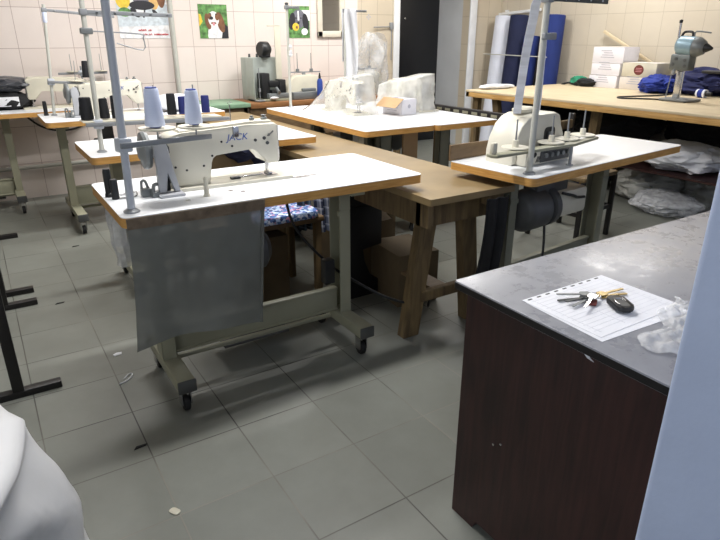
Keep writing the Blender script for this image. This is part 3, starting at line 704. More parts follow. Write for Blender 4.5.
# back bench
bz = .73
t = root('workbench', 'low wooden workbench under the dog posters along the back wall', 'workbench', (1.86, 3.5, 0))
MB().bb((0, 0, bz - .05), (1.75, .48, bz), .004).build('top', 'orangewood', t)
MB().bb((.0, .02, .4), (1.75, .04, bz - .05)).build('apron', 'brownboard', t)
for x in (.05, .85, 1.7):
    for y in (.06, .43): MB().bb((x - .03, y - .03, 0), (x + .03, y + .03, bz - .05), .003).build('leg', 'rough_wood', t)
t = root('green_table', 'table with a green top left of the wooden workbench', 'table', (1.42, 3.47, 0))
MB().bb((0, 0, bz - .03), (.43, .5, bz + .005), .004).build('top', 'green', t)
for x in (.04, .39):
    for y in (.05, .45): MB().bb((x - .02, y - .02, 0), (x + .02, y + .02, bz - .03), .003).build('leg', 'blackmetal', t)
MB().bb((.02, .03, .55), (.41, .05, bz - .03)).build('apron', 'brownboard', t)

# buttonholer with its tall sheet-metal box
t = root('buttonhole_machine', 'grey boxed buttonhole machine with black motor on the workbench', 'sewing machine', (1.95, 3.6, bz))
t.scale = (.85, 1, 1)
MB().bb((0, .18, 0), (.4, .3, .385), .008).build('casing', 'cabinet', t)
MB().bb((.0, .0, 0), (.012, .18, .385), .004).build('side_panel', 'cabinet', t)
MB().bb((.0, -.04, 0), (.42, .2, .02), .004).build('base_plate', 'steel', t)
MB().lathe([(0, 0), (.06, 0), (.07, .015), (.07, .1), (.045, .13), (0, .13)], (.17, .17, .455), (1, .2, 0), 20).bb((.18, .13, .383), (.28, .22, .42), .005).build('motor', 'black', t)
MB().bb((.10, .02, .02), (.2, .14, .25), .012).bb((.18, .01, .12), (.36, .1, .18), .012).bb((.30, .0, .03), (.38, .1, .19), .01).bb((.2, -.01, .05), (.3, .08, .1), .008).build('head', 'black', t)
MB().bb((.15, -.03, .02), (.4, .1, .07), .012).cyl((.27, -.04, .075), (.27, .02, .11), .02, n=12).build('clamp_feet', 'gunmetal', t)
MB().blob((.2, -.06, .032), (.05, .02, .012), 5, .2, 2, sub=2).build('loose_cloth', 'whitecloth', t)
MB().cyl((.05, -.02, .02), (.05, -.02, .3), .004, n=8).lathe([(0, 0), (.012, 0), (.012, .03), (0, .03)], (.05, -.02, .09), n=10).lathe([(0, 0), (.055, 0), (.06, .01), (.04, .015), (0, .015)], (.05, -.02, .005), n=20).build('thread_pin', 'poled', t)
for x in (.08, .17): MB().lathe([(0, 0), (.014, 0), (.011, .03), (0, .032)], (x, .24, .385), n=10).build('top_fitting', 'dark', t)
t = root('cream_post', 'tall cream strip post with a hooked top beside the grey boxed machine', 'post', (2.27, 3.74, bz))
MB().bb((-.03, -.006, .02), (.03, .006, .665), .003).bb((-.1, -.006, .655), (.03, .006, .667), .003).build('strip', 'creamd', t); MB().bb((-.05, -.04, 0), (.05, .04, .02), .004).build('foot', 'creamd', t)
# open overlocker on the bench
def overlock_body(t, dims=1., m='creamd'):
    P_ = [(-.19, .0), (-.19, .055), (-.175, .11), (-.14, .17), (-.1, .2), (-.06, .21), (.1, .21), (.135, .2), (.15, .17), (.155, .1), (.17, .085), (.17, 0)]
    MB().prism([(x * dims, z * dims) for x, z in P_], XZ, (-.02, .11), .014).build('body', m, t)
s_ = root('overlock_machine', 'pale overlock machine with two bare pins right of the grey boxed machine', 'sewing machine', (2.50, 3.66, bz), 0, 'overlock machines')
overlock_body(s_, 1.05)
MB().bb((-.17, -.1, 0), (.17, -.02, .07), .01).bb((-.05, -.06, .07), (.1, -.02, .1), .01).build('looper_cover', 'gunmetal', s_)
MB().bb((-.13, .03, .24), (.2, .05, .25), .003).bb((.0, .03, .2), (.03, .05, .245)).build('spool_bar', 'poled', s_)
for x in (-.05, .1): MB().cyl((x, .04, .25), (x, .04, .42), .004, .003, n=8).lathe([(0, 0), (.02, 0), (.016, .025), (0, .028)], (x, .04, .25), n=12).build('spool_pin', 'gunmetal', s_)
b = root('oil_bottle', 'blue bottle with a black nozzle in front of the pale overlock machine', 'bottle', (2.60, 3.53, bz))
MB().lathe([(0, 0), (.026, .0), (.028, .012), (.028, .16), (.02, .185), (.012, .19), (0, .19)], (0, 0, .0), n=18).build('flask', 'bluecore', b); MB().lathe([(.012, 0), (.011, .02), (.005, .055), (0, .056)], (0, 0, .188), n=12).build('nozzle', 'black', b)
# bagged overlocker nearer the door
s_ = root('overlock_machine', 'overlock machine inside a tall clear bag near the black door', 'sewing machine', (3.22, 3.64, bz), 0, 'overlock machines')
overlock_body(s_, 1.1)
MB().bb((-.14, .03, .25), (.14, .05, .262), .003).build('spool_bar', 'dark', s_)
for x in (-.09, .05): MB().cyl((x, .04, .26), (x, .04, .5), .004, .003, n=8).lathe([(0, 0), (.02, 0), (.016, .025), (0, .028)], (x, .04, .26), n=12).build('spool_pin', 'dark', s_)
def bag2(u, v):
    a = u * 2 * PI; k = 1 - .55 * max(0, v - .35)
    n_ = noise.noise((math.cos(a) * 2.2, math.sin(a) * 2.2, v * 3)) * .06
    return V(((.23 * k + n_) * math.cos(a) + .09 * v, (.17 * k + n_) * math.sin(a), .56 * v + .05 * math.sin(a * 2) * v * v))
b = MB().sheet(bag2, 44, 24, 0, closed=True)
tag(b.build('clear_bag', 'greyfilm', None, 80), 'tall clear bag over the overlock machine near the black door', 'bag', None, (3.22, 3.67, bz))

# covers over the two machines on the white tables
def cover_f(x0, x1, y0, y1, top, seed, ruff=.02, slope=0., peak=0.):
    (tx0, tx1, ty0, ty1, tz) = top
    def f(u, v):
        a = u * 2 * PI
        c, s1 = math.cos(a), math.sin(a); e = .55
        sx = math.copysign(abs(c) ** e, c); sy = math.copysign(abs(s1) ** e, s1)
        if v < .72:
            t = v / .72; q = t ** .75
        else:
            t = 1; q = 1
        bx = (x0 + x1) / 2 + sx * (x1 - x0) / 2; by = (y0 + y1) / 2 + sy * (y1 - y0) / 2
        ux = (tx0 + tx1) / 2 + sx * (tx1 - tx0) / 2; uy = (ty0 + ty1) / 2 + sy * (ty1 - ty0) / 2
        x = bx * (1 - q) + ux * q; y = by * (1 - q) + uy * q; z = tz * t
        if v >= .72:
            k = 1 - (v - .72) / .28
            x = (tx0 + tx1) / 2 + (x - (tx0 + tx1) / 2) * k; y = (ty0 + ty1) / 2 + (y - (ty0 + ty1) / 2) * k
            z = tz + .012 * math.sin(PI * (1 - k)) + .01 * noise.noise((x * 9, y * 9, seed))
        else:
            n_ = noise.noise((c * 2.6 + seed, s1 * 2.6, v * 2)) + .6 * (1 - 2 * abs(noise.noise((c * 5, s1 * 5 + seed, v * 3.5))))
            am = ruff * (1.2 - t * .6)
            x += c * am * n_; y += s1 * am * n_
        k_ = min(1, max(0, (y - ty0) / (ty1 - ty0))); kx = min(1, max(0, (x - tx0) / (tx1 - tx0)))
        z *= 1 - slope * k_ - peak * (1 - kx)
        return V((x, y, max(z, .002)))
    return f
cf = cover_f(-.2, .19, -.33, .3, (-.05, .14, -.28, .14, .285), 2., .02, .22, .05)
b = MB().sheet(cf, 64, 30, 0, closed=True)
pc = b.build('plastic_cover', 'cover', None, 80)
MB().tube([cf(.39, k * .72 / 14) for k in range(15)], .004, 6).build('hem', mat('brown_hem_tape', '6a5a4c', .5), pc)
tag(pc, 'milky see-through plastic cover over the left covered machine', 'plastic cover', 'plastic covers on sewing machines', (2.06, 2.24, TH))
b = MB().sheet(cover_f(-.11, .14, -.27, .32, (-.10, .11, -.25, .27, .285), 5., .028, .28, .14), 64, 30, 0, closed=True)
tag(b.build('plastic_cover', 'coverw', None, 80), 'white crumpled plastic cover behind the open carton', 'plastic cover', 'plastic covers on sewing machines', (2.59, 2.13, TH))
# open carton
t = root('open_carton', 'small white carton with a tan flap open on the white table', 'box', (2.37, 1.90, TH), 98)
q = MB().bb((-.1, -.075, 0), (.1, -.072, .108)).bb((-.1, .072, 0), (.1, .075, .108)).bb((-.1, -.075, 0), (-.097, .075, .108)).bb((.097, -.075, 0), (.1, .075, .108)).bb((-.1, -.075, 0), (.1, .075, .003))
q.build('box_body', 'whitebox', t)
MB().box((-.01, .112, .088), (.21, .1, .003), 0, Matrix.Rotation(-.62, 4, 'X')).build('flap', 'cartonflap', t)
q = MB()
for k in range(3): q.bb((-.05 - .01 * k, .075, .03 + k * .018), (.05, .0765, .034 + k * .018))
q.build('printed_lines', 'print_grey', t)
MB().prism(E_(0, .06, .014, .014), YZ, (-.1012, -.1)).build('printed_mark', 'print_grey', t)
# slotted rail at the right of the two white tables
t = root('slotted_rail', 'black slotted rail standing along the right side of the white tables', 'rail', (2.83, 1.62, 0))
MB().bb((-.022, -.72, .75), (.022, .52, .80), .003).build('rail', 'blackmetal', t)
q = MB()
for k in range(12): q.bb((-.024, -.68 + k * .1, .765), (-.0215, -.62 + k * .1, .785))
q.build('slot_inserts', 'steel', t)
for y in (-.5, .4): MB().bb((-.015, y - .015, 0), (.015, y + .015, .75), .003).build('post', 'rough_wood', t)
b = MB().lathe([(0, 0), (.028, 0), (.03, .01), (.02, .035), (0, .04)], (0, 0, 0), n=16)
tag(b.build('round_magnet', 'black'), 'small black rounded piece lying by the white covered machine', 'magnet', None, (2.70, 1.92, TH))

# ------------------------------------------------------------------ narrow wooden table in the aisle
t = root('wooden_table', 'long worn brown hardboard table on rough timber trestles in the aisle', 'table', (1.18, .05, 0))
wl = 3.15
MB().prism(rrect(0, 0, .475, wl, .008, 2), XY, (.672, .70)).build('top', 'board', t)
MB().bb((.03, .05, .56), (.06, wl - .05, .672)).bb((.41, .05, .56), (.44, wl - .05, .672)).build('rail', 'rough_wood', t)
MB().bb((.03, .1, .55), (.44, .13, .672)).build('end_rail', 'rough_wood', t)
def slant(p, q, wx, wy):
    g = MB(); p, q = V(p), V(q); dx, dy = V((wx / 2, 0, 0)), V((0, wy / 2, 0))
    A = [g.bm.verts.new(p + a * dx + c * dy) for a, c in ((-1, -1), (1, -1), (1, 1), (-1, 1))]; B = [g.bm.verts.new(q + a * dx + c * dy) for a, c in ((-1, -1), (1, -1), (1, 1), (-1, 1))]
    g.bm.faces.new(A[::-1]); g.bm.faces.new(B)
    for k in range(4): g.bm.faces.new((A[k], A[(k + 1) % 4], B[(k + 1) % 4], B[k]))
    return g
for y in (.17, 1.6, 2.9):
    a_ = slant((.135, y, .672), (.055, y + .02, 0), .085, .05).build('leg', 'rough_wood', t)
    slant((.335, y, .672), (.43, y + .02, 0), .085, .05).build('leg', 'rough_wood', t)
    MB().bb((.1, y - .02, .17), (.4, y + .015, .22), .004).build('stretcher', 'rough_wood', t)
MB().bb((.2, .19, .185), (.29, .46, .2)).build('lower_plank', 'brownboard', t)
MB().box((.40, .06, .642), (.09, .05, .055), .004).build('corner_block', 'rough_wood', t)

# clutter beneath it
def carton(label, loc, rz, sx, sy, sz, m='carton', lid=True, group='cartons under the wooden table', name='cardboard_box'):
    t = root(name, label, 'box', loc, rz, group)
    MB().bb((-sx / 2, -sy / 2, 0), (sx / 2, sy / 2, sz), .003).build('box_body', m, t)
    if lid:
        MB().box((-sx * .3, -sy / 2 - .03, sz + .01), (sx * .9, .1, .004), 0, Matrix.Rotation(.4, 4, 'X')).build('flap', m, t)
    return t
carton('brown cardboard box with raised flaps deep under the wooden table', (1.46, 1.05, 0), 8, .3, .34, .38)
carton('brown cardboard box by the trestle foot under the wooden table', (1.50, .64, 0), -6, .24, .3, .28, lid=False)
b = MB().blob((0, 0, .13), (.16, .24, .14), 81, .3, 1.5, fine=.1)  # dark filler, added to keep light off the floor under the table
tag(b.build('dark_bundle', 'blackcloth'), 'added black cloth bundle blocking light behind the boxes under the wooden table', 'bundle', None, (1.42, 1.98, 0))
b = MB().blob((0, 0, .1), (.14, .2, .11), 82, .3, 1.5, fine=.1)  # second added filler, blocks light towards the far end
tag(b.build('dark_bundle', 'navycloth'), 'added navy cloth bundle blocking light under the wooden table far end', 'bundle', None, (1.42, 2.56, 0))
t = root('curved_board', 'black panel with a curved cut-out leaning under the wooden table', 'panel', (1.2, .72, 0))
ar = [(.0, .0), (.0, .5), (.14, .5), (.14, .28)] + [(.14 + .11 * math.sin(k * PI / 16), .28 - .17 * (1 - math.cos(k * PI / 16))) for k in range(1, 9)]
MB().prism([(0, 0), (0, .5), (.21, .5), (.21, .28), (.09, .27), (.10, .2), (.135, .12), (.21, .07), (.21, 0)], XZ, (0, .03), .003).build('board', 'black', t)
b = MB().tube([(0, 0, 0), (.1, -.02, .01), (.26, .02, 0)], .05, 14, 4)
tag(b.build('rolled_cloth', 'blackcloth'), 'dark rolled cloth lying on top of the black panel', 'cloth', None, (1.17, .735, .55))
b = MB().sheet(lambda u, v: V((u * .135 + .012 * math.sin(v * 5), .018 * math.sin(u * 14 + v * 2) * (.4 + v) + .03 * v, -.6 * v)), 30, 20, .004)
tag(b.build('black_drape', 'blackcloth', None, 60), 'black cloth hanging at the near end of the wooden table', 'cloth', None, (1.465, .03, .665))
b = MB().tube([(.72, .42, .70), (.76, .4, .55), (.92, .4, .36), (1.03, .37, .27), (1.15, .3, .19), (1.26, .22, .16), (1.34, .24, .17), (1.44, .34, .12), (1.5, .42, .01)], .006, 8, 5)
tag(b.build('power_cable', 'black'), 'black power cable sagging from the nearest table to the trestle', 'cable')
b = MB().bb((-.024, -.022, -.0), (.024, .022, .11), .006)
tag(b.build('switch_box', 'black'), 'black switch box on the leg of the nearest table', 'switch box', None, (.872, .345, .31))

# wooden chair behind the front table
t = root('wooden_chair', 'chair with blue floral seat cover behind the nearest table', 'chair', (.93, 1.02, 0), 0)
MB().bb((-.2, -.19, .42), (.2, .19, .45), .008).build('seat', 'brownboard', t)
MB().prism(rrect(-.19, -.2, .17, .17, .03), XY, (.45, .485), .01).build('seat_cover', 'floral', t)
for x in (-.17, .17):
    for y in (-.16, .16): MB().bb((x - .018, y - .018, 0), (x + .018, y + .018, .42), .004).build('leg', 'rough_wood', t)
t = root('wooden_chair', 'chair with a tan backrest under a navy jacket, seen through the machine arm', 'chair', (.665, 1.12, 0), 0)
MB().bb((-.19, -.17, .42), (.05, .17, .45), .008).build('seat', 'brownboard', t)
MB().bb((-.17, -.17, .60), (.17, -.145, .79), .01).build('backrest', 'board', t)
for x in (-.16, .03):
    MB().bb((x - .016, -.165, 0), (x + .016, -.14, .8), .004).build('leg', 'rough_wood', t); MB().bb((x - .016, .13, 0), (x + .016, .16, .42), .004).build('leg', 'rough_wood', t)
def navyf(u, v):
    a = u * PI * 1.02
    return V((-.18 + .36 * v + .02 * noise.noise((u * 4, v * 4, 1)), .055 * math.cos(a) * -1.0, .03 * math.sin(a) + .012 * noise.noise((v * 7, u * 3, 3)) - (.05 * (1 - u) * v + .02 * (1 - u)) * (1 if u < .5 else .5)))
b = MB().tube([(-.16, .0, -.02), (-.08, -.01, .015), (.02, .0, .03), (.1, -.01, .02), (.15, -.02, -.04), (.19, -.02, -.11)], .048, 14, 5).blob((.09, -.01, -.02), (.1, .06, .055), 4, .25, 2, flat=False, sub=3)
tag(b.build('navy_jacket', 'navycloth'), 'navy jacket slung over the tan chair backrest behind the machine', 'jacket', None, (.68, .955, .83))
b = MB().sheet(lambda u, v: V((.09 * u, .02 * math.sin(u * 12) - .03 * v, -.2 * v + .015 * math.sin(u * 3))), 24, 12, .004)
tag(b.build('checked_shirt', 'plaid', None, 60), 'navy and white checked shirt hanging beside the floral seat', 'shirt', 'checked shirts by the floral seat', (1.12, .93, .53))
b = MB().sheet(lambda u, v: V((.07 * u, .02 * math.sin(u * 12 + 1) - .02 * v, -.17 * v)), 24, 12, .004)
tag(b.build('checked_shirt', 'plaid2', None, 60), 'dark teal checked shirt hanging nearer the floral seat', 'shirt', 'checked shirts by the floral seat', (1.045, .96, .525))
carton('brown cardboard box under the floral seat', (.86, 1.0, 0), 0, .18, .2, .36, lid=False)

# ------------------------------------------------------------------ overlock station on the right
t = root('overlock_machine', 'white four-thread overlock machine below the hanging white tape', 'sewing machine', (1.86, .14, TH), 5.8, 'overlock machines')
P_ = [(-.19, .0), (-.19, .055), (-.175, .11), (-.14, .17), (-.1, .2), (-.06, .212), (.1, .212), (.135, .2), (.15, .17), (.155, .1), (.17, .085), (.17, 0)]
body = MB().prism(P_, XZ, (-.02, .14), .016).build('body', 'cream', t)
MB().bb((-.17, -.075, .0), (.17, -.02, .075), .012).build('base', 'cream', t)
MB().bb((-.07, -.079, .01), (.15, -.072, .06), .004).bb((-.03, -.08, .05), (.14, -.03, .085), .006).build('looper_area', 'dark', t)
q = MB()
for k in range(5): q.lathe([(0, 0), (.011, 0), (.011, .012), (0, .014)], (-.04 + k * .042, -.078, .04), (0, -1, 0), 12)
q.build('looper_parts', 'gunmetal', t)
MB().prism(rrect(.02, .085, .1, .15, .02), XZ, (-.022, -.018)).build('needle_opening', 'black', t)
MB().bb((.045, -.035, .085), (.075, -.02, .13), .004).build('presser_foot', 'gunmetal', t)
MB().prism(E_(-.125, .05, .028, .014), XZ, (-.0765, -.074)).build('oil_window', 'black', t)
q = MB()
for k in range(4): q.prism([(-.10 + k * .009, .015), (-.096 + k * .009, .015), (-.085 + k * .009, .04), (-.089 + k * .009, .04)], XZ, (-.0768, -.074))
q.build('stripe_mark', 'black', t)
MB().lathe([(0, 0), (.03, 0), (.034, .01), (.034, .03), (.02, .036), (0, .036)], (.17, .06, .14), (1, 0, 0), 20).build('handwheel', 'creamd', t)
MB().blob((-.04, .06, .225), (.06, .04, .016), 8, .2, 2, flat=False, sub=3).build('top_cap', 'creamd', t)
# its stand
t = root('thread_stand', 'tall thread stand with four cream discs in front of the white overlock', 'thread stand', (1.621, -.045, TH), 5.8, 'thread stands')
MB().cyl((0, 0, 0), (0, 0, .74), .0125, n=14).build('pole', 'polew', t)
MB().lathe([(0, 0), (.026, 0), (.026, .004), (.016, .012), (0, .012)], (0, 0, 0), n=16).build('base_flange', 'poled', t)
MB().cyl((.29, .0, 0), (.29, .0, .09), .007, n=10).lathe([(0, 0), (.016, 0), (.016, .004), (0, .005)], (.29, 0, 0), n=12).build('support_post', 'poled', t)
MB().prism([(-.2, .045), (-.19, .02), (.3, -.012), (.55, .03), (.55, .06), (.3, .03), (.0, .055), (-.19, .075)], XY, (.083, .096), .003).build('spool_tray', 'steel', t)
for x, y in ((-.01, .075), (.22, .06), (.36, .075), (.51, .09)):
    d_ = MB().lathe([(0, 0), (.05, 0), (.058, .004), (.056, .008), (.014, .007), (.012, .035), (0, .036)], (x, y, .096), n=28).build('spool_disc', 'cream', t)
    MB().cyl((x, y, .13), (x, y, .215), .004, .003, n=8).build('spool_pin', 'poled', d_)
MB().box((-.18, .05, .118), (.025, .02, .045), .004).build('tray_end', 'creamd', t)
MB().bb((-.012, -.012, .655), (.40, -.005, .678), .002).build('guide_bar', 'dark', t)
q = MB()
for k in range(4): q.lathe([(0, 0), (.005, 0), (.005, .001), (0, .0012)], (.1 + k * .085, -.012, .666), (0, -1, 0), 10)
q.build('guide_holes', 'whitecloth', t)
MB().bb((-.016, -.018, .52), (.06, .0, .545), .004).build('clamp', 'poled', t); MB().bb((-.018, -.018, .65), (.018, .018, .685), .004).build('clamp', 'poled', t)
def ribbon_thing(name, label, pts, w, m='ribbon'):
    def f(u, v):
        n = len(pts) - 1; k = min(int(u * n), n - 1); t_ = u * n - k
        p0, p1, p2, p3 = (V(pts[max(k - 1, 0)]), V(pts[k]), V(pts[k + 1]), V(pts[min(k + 2, n)]))
        p = .5 * ((2 * p1) + (p2 - p0) * t_ + (2 * p0 - 5 * p1 + 4 * p2 - p3) * t_ * t_ + (3 * p1 - p0 - 3 * p2 + p3) * t_ ** 3)
        return p + V((.85, -.5, 0)) * w * (v - .5)
    b = MB().sheet(f, 40, 4, .0015)
    return tag(b.build(name, m, None, 60), label, 'tape')
ribbon_thing('elastic_tape', 'broad white tape hanging from the overlock stand into the machine', [(1.72, -.045, 1.45), (1.66, -.04, 1.475), (1.618, .0, 1.43), (1.646, .04, 1.362), (1.688, .10, 1.21), (1.741, .165, .985)], .036)
ribbon_thing('narrow_ribbon', 'narrow pale cord hanging right of the broad white tape', [(1.70, -.03, 1.45), (1.703, .02, 1.427), (1.767, .07, 1.288), (1.854, .14, 1.061), (1.875, .16, .99)], .009)
# brown board along the far edge of that table
b = MB().prism([(0, 0), (.39, 0), (.39, .065), (.0, .072)], XZ, (0, .012), .002)
tag(b.build('brown_board', 'brownboard'), 'low brown board standing on the far edge of the overlock table', 'board', None, (1.522, .338, TH), 5.8)
# chair beyond it
t = root('metal_chair', 'chair with black metal legs and wooden back rail behind the overlock table', 'chair', (3.09, .85, 0), 8)
MB().bb((-.21, -.2, .43), (.21, .2, .46), .01).build('seat', 'rough_wood', t)
for x in (-.2, .2):
    MB().bb((x - .014, -.2, 0), (x + .014, -.17, .43), .003).build('leg', 'blackmetal', t); MB().bb((x - .014, .17, 0), (x + .014, .2, .8), .003).build('leg', 'blackmetal', t)
MB().bb((-.21, .17, .7), (.21, .195, .76), .006).build('backrest', 'rough_wood', t)
MB().bb((-.2, -.195, .2), (.2, -.175, .225)).bb((-.21, -.18, .2), (-.19, .18, .225)).bb((.19, -.18, .2), (.21, .18, .225)).build('stretcher', 'blackmetal', t)

# ------------------------------------------------------------------ cutting table along the right wall
CZ = .83
CX0, CY0, CY1 = 3.70, -.6, 2.66
t = root('cutting_table', 'long pale plywood cutting table along the tan tiled wall', 'table', (CX0, 0, 0))
MB().bb((0, CY0, CZ - .018), (W - CX0 - .005, CY1, CZ), .003).build('top', 'plywood', t)
MB().bb((.003, CY0, CZ - .062), (.045, CY1 - .003, CZ - .018), .002).bb((.003, CY1 - .045, CZ - .062), (W - CX0 - .01, CY1 - .003, CZ - .018), .002).build('edge_beam', 'plyedge', t)
def slant(p, q, wx, wy):
    g = MB(); p, q = V(p), V(q); dx, dy = V((wx / 2, 0, 0)), V((0, wy / 2, 0))
    A = [g.bm.verts.new(p + a * dx + c * dy) for a, c in ((-1, -1), (1, -1), (1, 1), (-1, 1))]; B = [g.bm.verts.new(q + a * dx + c * dy) for a, c in ((-1, -1), (1, -1), (1, 1), (-1, 1))]
    g.bm.faces.new(A[::-1]); g.bm.faces.new(B)
    for k in range(4): g.bm.faces.new((A[k], A[(k + 1) % 4], B[(k + 1) % 4], B[k]))
    return g
for (xa, ya, xb, yb) in ((.1, 2.6, .1, 2.6), (.12, 2.38, .12, 2.2), (.12, 1.27, .42, 1.52), (.1, -.45, .1, -.45), (1.6, 2.5, 1.6, 2.5), (1.6, 1.3, 1.6, 1.3), (1.6, -.4, 1.6, -.4)):
    slant((xa, ya, CZ - .018), (xb, yb, 0), .05, .07).build('leg', 'rough_wood', t)
MB().bb((.75, CY0 + .15, .325), (1.69, CY1 - .1, .34)).build('lower_shelf', 'mahogany', t)
MB().bb((.3, .35, .325), (.75, 1.2, .34)).build('lower_shelf', 'mahogany', t)
for y in (CY0 + .2, CY1 - .15): MB().bb((.8, y - .02, 0), (1.65, y + .02, .325)).build('shelf_support', 'rough_wood', t)
# fabric rolls standing in the corner
def roll(label, x, y, r, z, m, lean=.1):
    t = root('fabric_roll', label, 'fabric roll', (x, y, 0), 0, 'fabric rolls in the corner')
    ax = V((lean, 0.02, 1)).normalized()
    g = MB(); n = 40
    prof = [(0, 0), (r, 0)] + [(r * (1 + .03 * noise.noise((k, y * 9, 0))), z * k / 8) for k in range(1, 9)] + [(r * .93, z + .006), (.028, z + .006), (.028, z - .03), (0, z - .03)]
    g.lathe(prof, (0, 0, r * .1 * lean), ax, n).build('cloth', m, t, 50)
    MB().lathe([(.016, z - .2), (.027, z - .2), (.027, z + .01), (.016, z + .01)], (0, 0, 0), ax, 16).build('cardboard_core', 'carton', t)
roll('white fabric roll leftmost in the corner', 5.13, 3.76, .115, 1.52, 'whiteroll')
roll('dark navy fabric roll between the white and blue rolls', 5.12, 3.50, .12, 1.52, 'navyroll')
roll('shorter blue fabric roll half hidden by the hanging tape', 5.1, 3.27, .09, 1.3, 'blueroll')
roll('royal blue fabric roll rightmost in the corner', 5.17, 2.99, .108, 1.51, 'blueroll', .06)
b = MB().tube([(0, .50, 0), (0, -.48, -.012)], .006, 8)
t = b.build('retaining_rod', 'polew'); tag(t, 'thin metal rod holding the fabric rolls against the wall', 'rod', None, (5.075, 3.40, 1.1))
t = root('wall_rail', 'white rail on the wall above the fabric rolls', 'rail', (W - .04, 3.68, 1.565))
MB().box((0, 0, 0), (.03, .66, .03), .006, Matrix.Rotation(-.05, 4, 'X')).build('bar', 'white_paint', t); MB().bb((.01, .2, -.03), (.04, .24, .03)).bb((.01, -.24, -.03), (.04, -.2, .03)).build('fixing', 'white_paint', t)
b = MB().blob((0, 0, .02), (.2, .07, .022), 21, .2, 2.2, sub=4)
tag(b.build('white_bundle', 'whitecloth'), 'crumpled white cloth at the far left corner of the plywood table', 'cloth', None, (4.02, 2.58, CZ))

# cartons at the wall
def wall_box(label, y0, y1, z0, z1, x0, m, face=None):
    t = root('carton', label, 'box', (x0 + .12, (y0 + y1) / 2, z0), 0, 'cartons stacked against the tan wall')
    hx, hy = .12, (y1 - y0) / 2
    MB().bb((-hx, -hy, 0), (hx, hy, z1 - z0), .004).build('box_body', m, t)
    MB().bb((-hx - .001, -hy, z1 - z0 - .0), (hx, hy, z1 - z0 + .001)).build('tape_strip', 'greybox', t)
    if face == 'lines':
        q = MB()
        for k in range(4): q.bb((-hx - .0012, -.07 + .01 * k, .05 + k * .02), (-hx, .08 - .015 * (k % 3), .057 + k * .02))
        q.build('printed_lines', 'print_grey', t)
    if face == 'mark':
        MB().prism(E_(0, (z1 - z0) / 2, .05, .045, 24), YZ, (-hx - .0015, -hx)).build('oval_emblem', 'print_red', t)
        q = MB()
        for k in range(3): q.bb((-hx - .002, -.03, (z1 - z0) / 2 - .016 + k * .014), (-hx - .0014, .03, (z1 - z0) / 2 - .011 + k * .014))
        q.build('emblem_lines', 'pink', t)
    return t
wall_box('white carton at the bottom of the tall left stack', 1.965, 2.28, CZ, .945, 4.99, 'whitebox', 'lines')
wall_box('white printed carton in the middle of the tall left stack', 1.955, 2.275, .947, 1.055, 5.0, 'whitebox', 'lines')
wall_box('white carton topmost of the tall left stack', 1.94, 2.285, 1.057, 1.205, 5.01, 'whitebox', 'lines')
wall_box('pale carton beneath the carton with the red oval', 1.62, 1.94, CZ, .945, 5.0, 'greybox', 'lines')
wall_box('cream carton with a dark red oval emblem', 1.58, 1.93, .947, 1.07, 5.0, 'creamd', 'mark')
b = MB().box((0, 0, 0), (.02, 1.12, .028), .002, Matrix.Rotation(.46, 4, 'X'))
tag(b.build('wooden_strip', 'plywood'), 'pale wooden strip leaning on the wall above the red oval carton', 'plank', None, (W - .035, 1.98, 1.10))
t = tag(MB().tube([(0, 0, 0), (.02, -.08, .02), (.0, -.2, .0)], .01, 8, 4).blob((.0, -.3, .035), (.07, .1, .04), 31, .3, 2.4, sub=3).build('tool_pouch', 'blackcloth'), 'dark cloth tool pouch lying left of the green scrap', 'pouch', None, (4.98, 2.60, CZ))
b = MB().blob((0, 0, .04), (.06, .09, .045), 33, .3, 2.0, sub=4)
tag(b.build('green_scrap', 'greencloth'), 'green cloth scrap beside the tall carton stack', 'cloth', None, (5.05, 2.44, CZ))
b = MB().tube([(0, .06, .012), (0, -.1, .03)], .014, 8).tube([(0.03, .05, .012), (0.02, -.08, .05)], .01, 8)
tag(b.build('grey_shears', 'gunmetal'), 'grey shears lying against the tall carton stack', 'shears', None, (5.0, 2.40, CZ))
# blue clothes
for lab, x, y, r, m, sd in (
    ('bright blue garment heap right of the cartons', 4.95, 1.50, (.16, .16, .075), 'pileblue', 41),
    ('deep navy garment heap behind the cutting machine', 5.12, 1.18, (.22, .3, .1), 'pilenavy', 42),
    ('deep navy garment heap at the right beyond the bottle', 5.08, .72, (.22, .26, .1), 'pilenavy', 43)):
    b = MB().blob((0, 0, r[2] * .9), r, sd, .36, 1.6, sub=5, fine=.12)
    tag(b.build('garment_heap', m), lab, 'clothes', 'blue garment heaps on the plywood table', (x, y, CZ))
b = MB().bb((-.06, -.14, 0), (.06, .14, .022), .006)
tag(b.build('black_case', 'black'), 'flat black case lying on the navy garments', 'case', None, (4.98, .99, 1.012))
t = root('spray_bottle', 'blue and white bottle lying before the navy garments', 'bottle', (4.80, 1.06, CZ + .034), -8)
MB().lathe([(0, 0), (.03, .0), (.033, .01), (.033, .08), (0, .08)], (0, 0, 0), (0, -1, 0), 18).build('flask', 'whiteroll', t); MB().lathe([(.0335, .02), (.034, .022), (.034, .06), (.0335, .062)], (0, 0, 0), (0, -1, 0), 18).build('blue_band', 'pileblue', t)
MB().lathe([(.02, .08), (.02, .1), (.012, .13), (0, .13)], (0, 0, 0), (0, -1, 0), 14).build('cap', 'black', t)
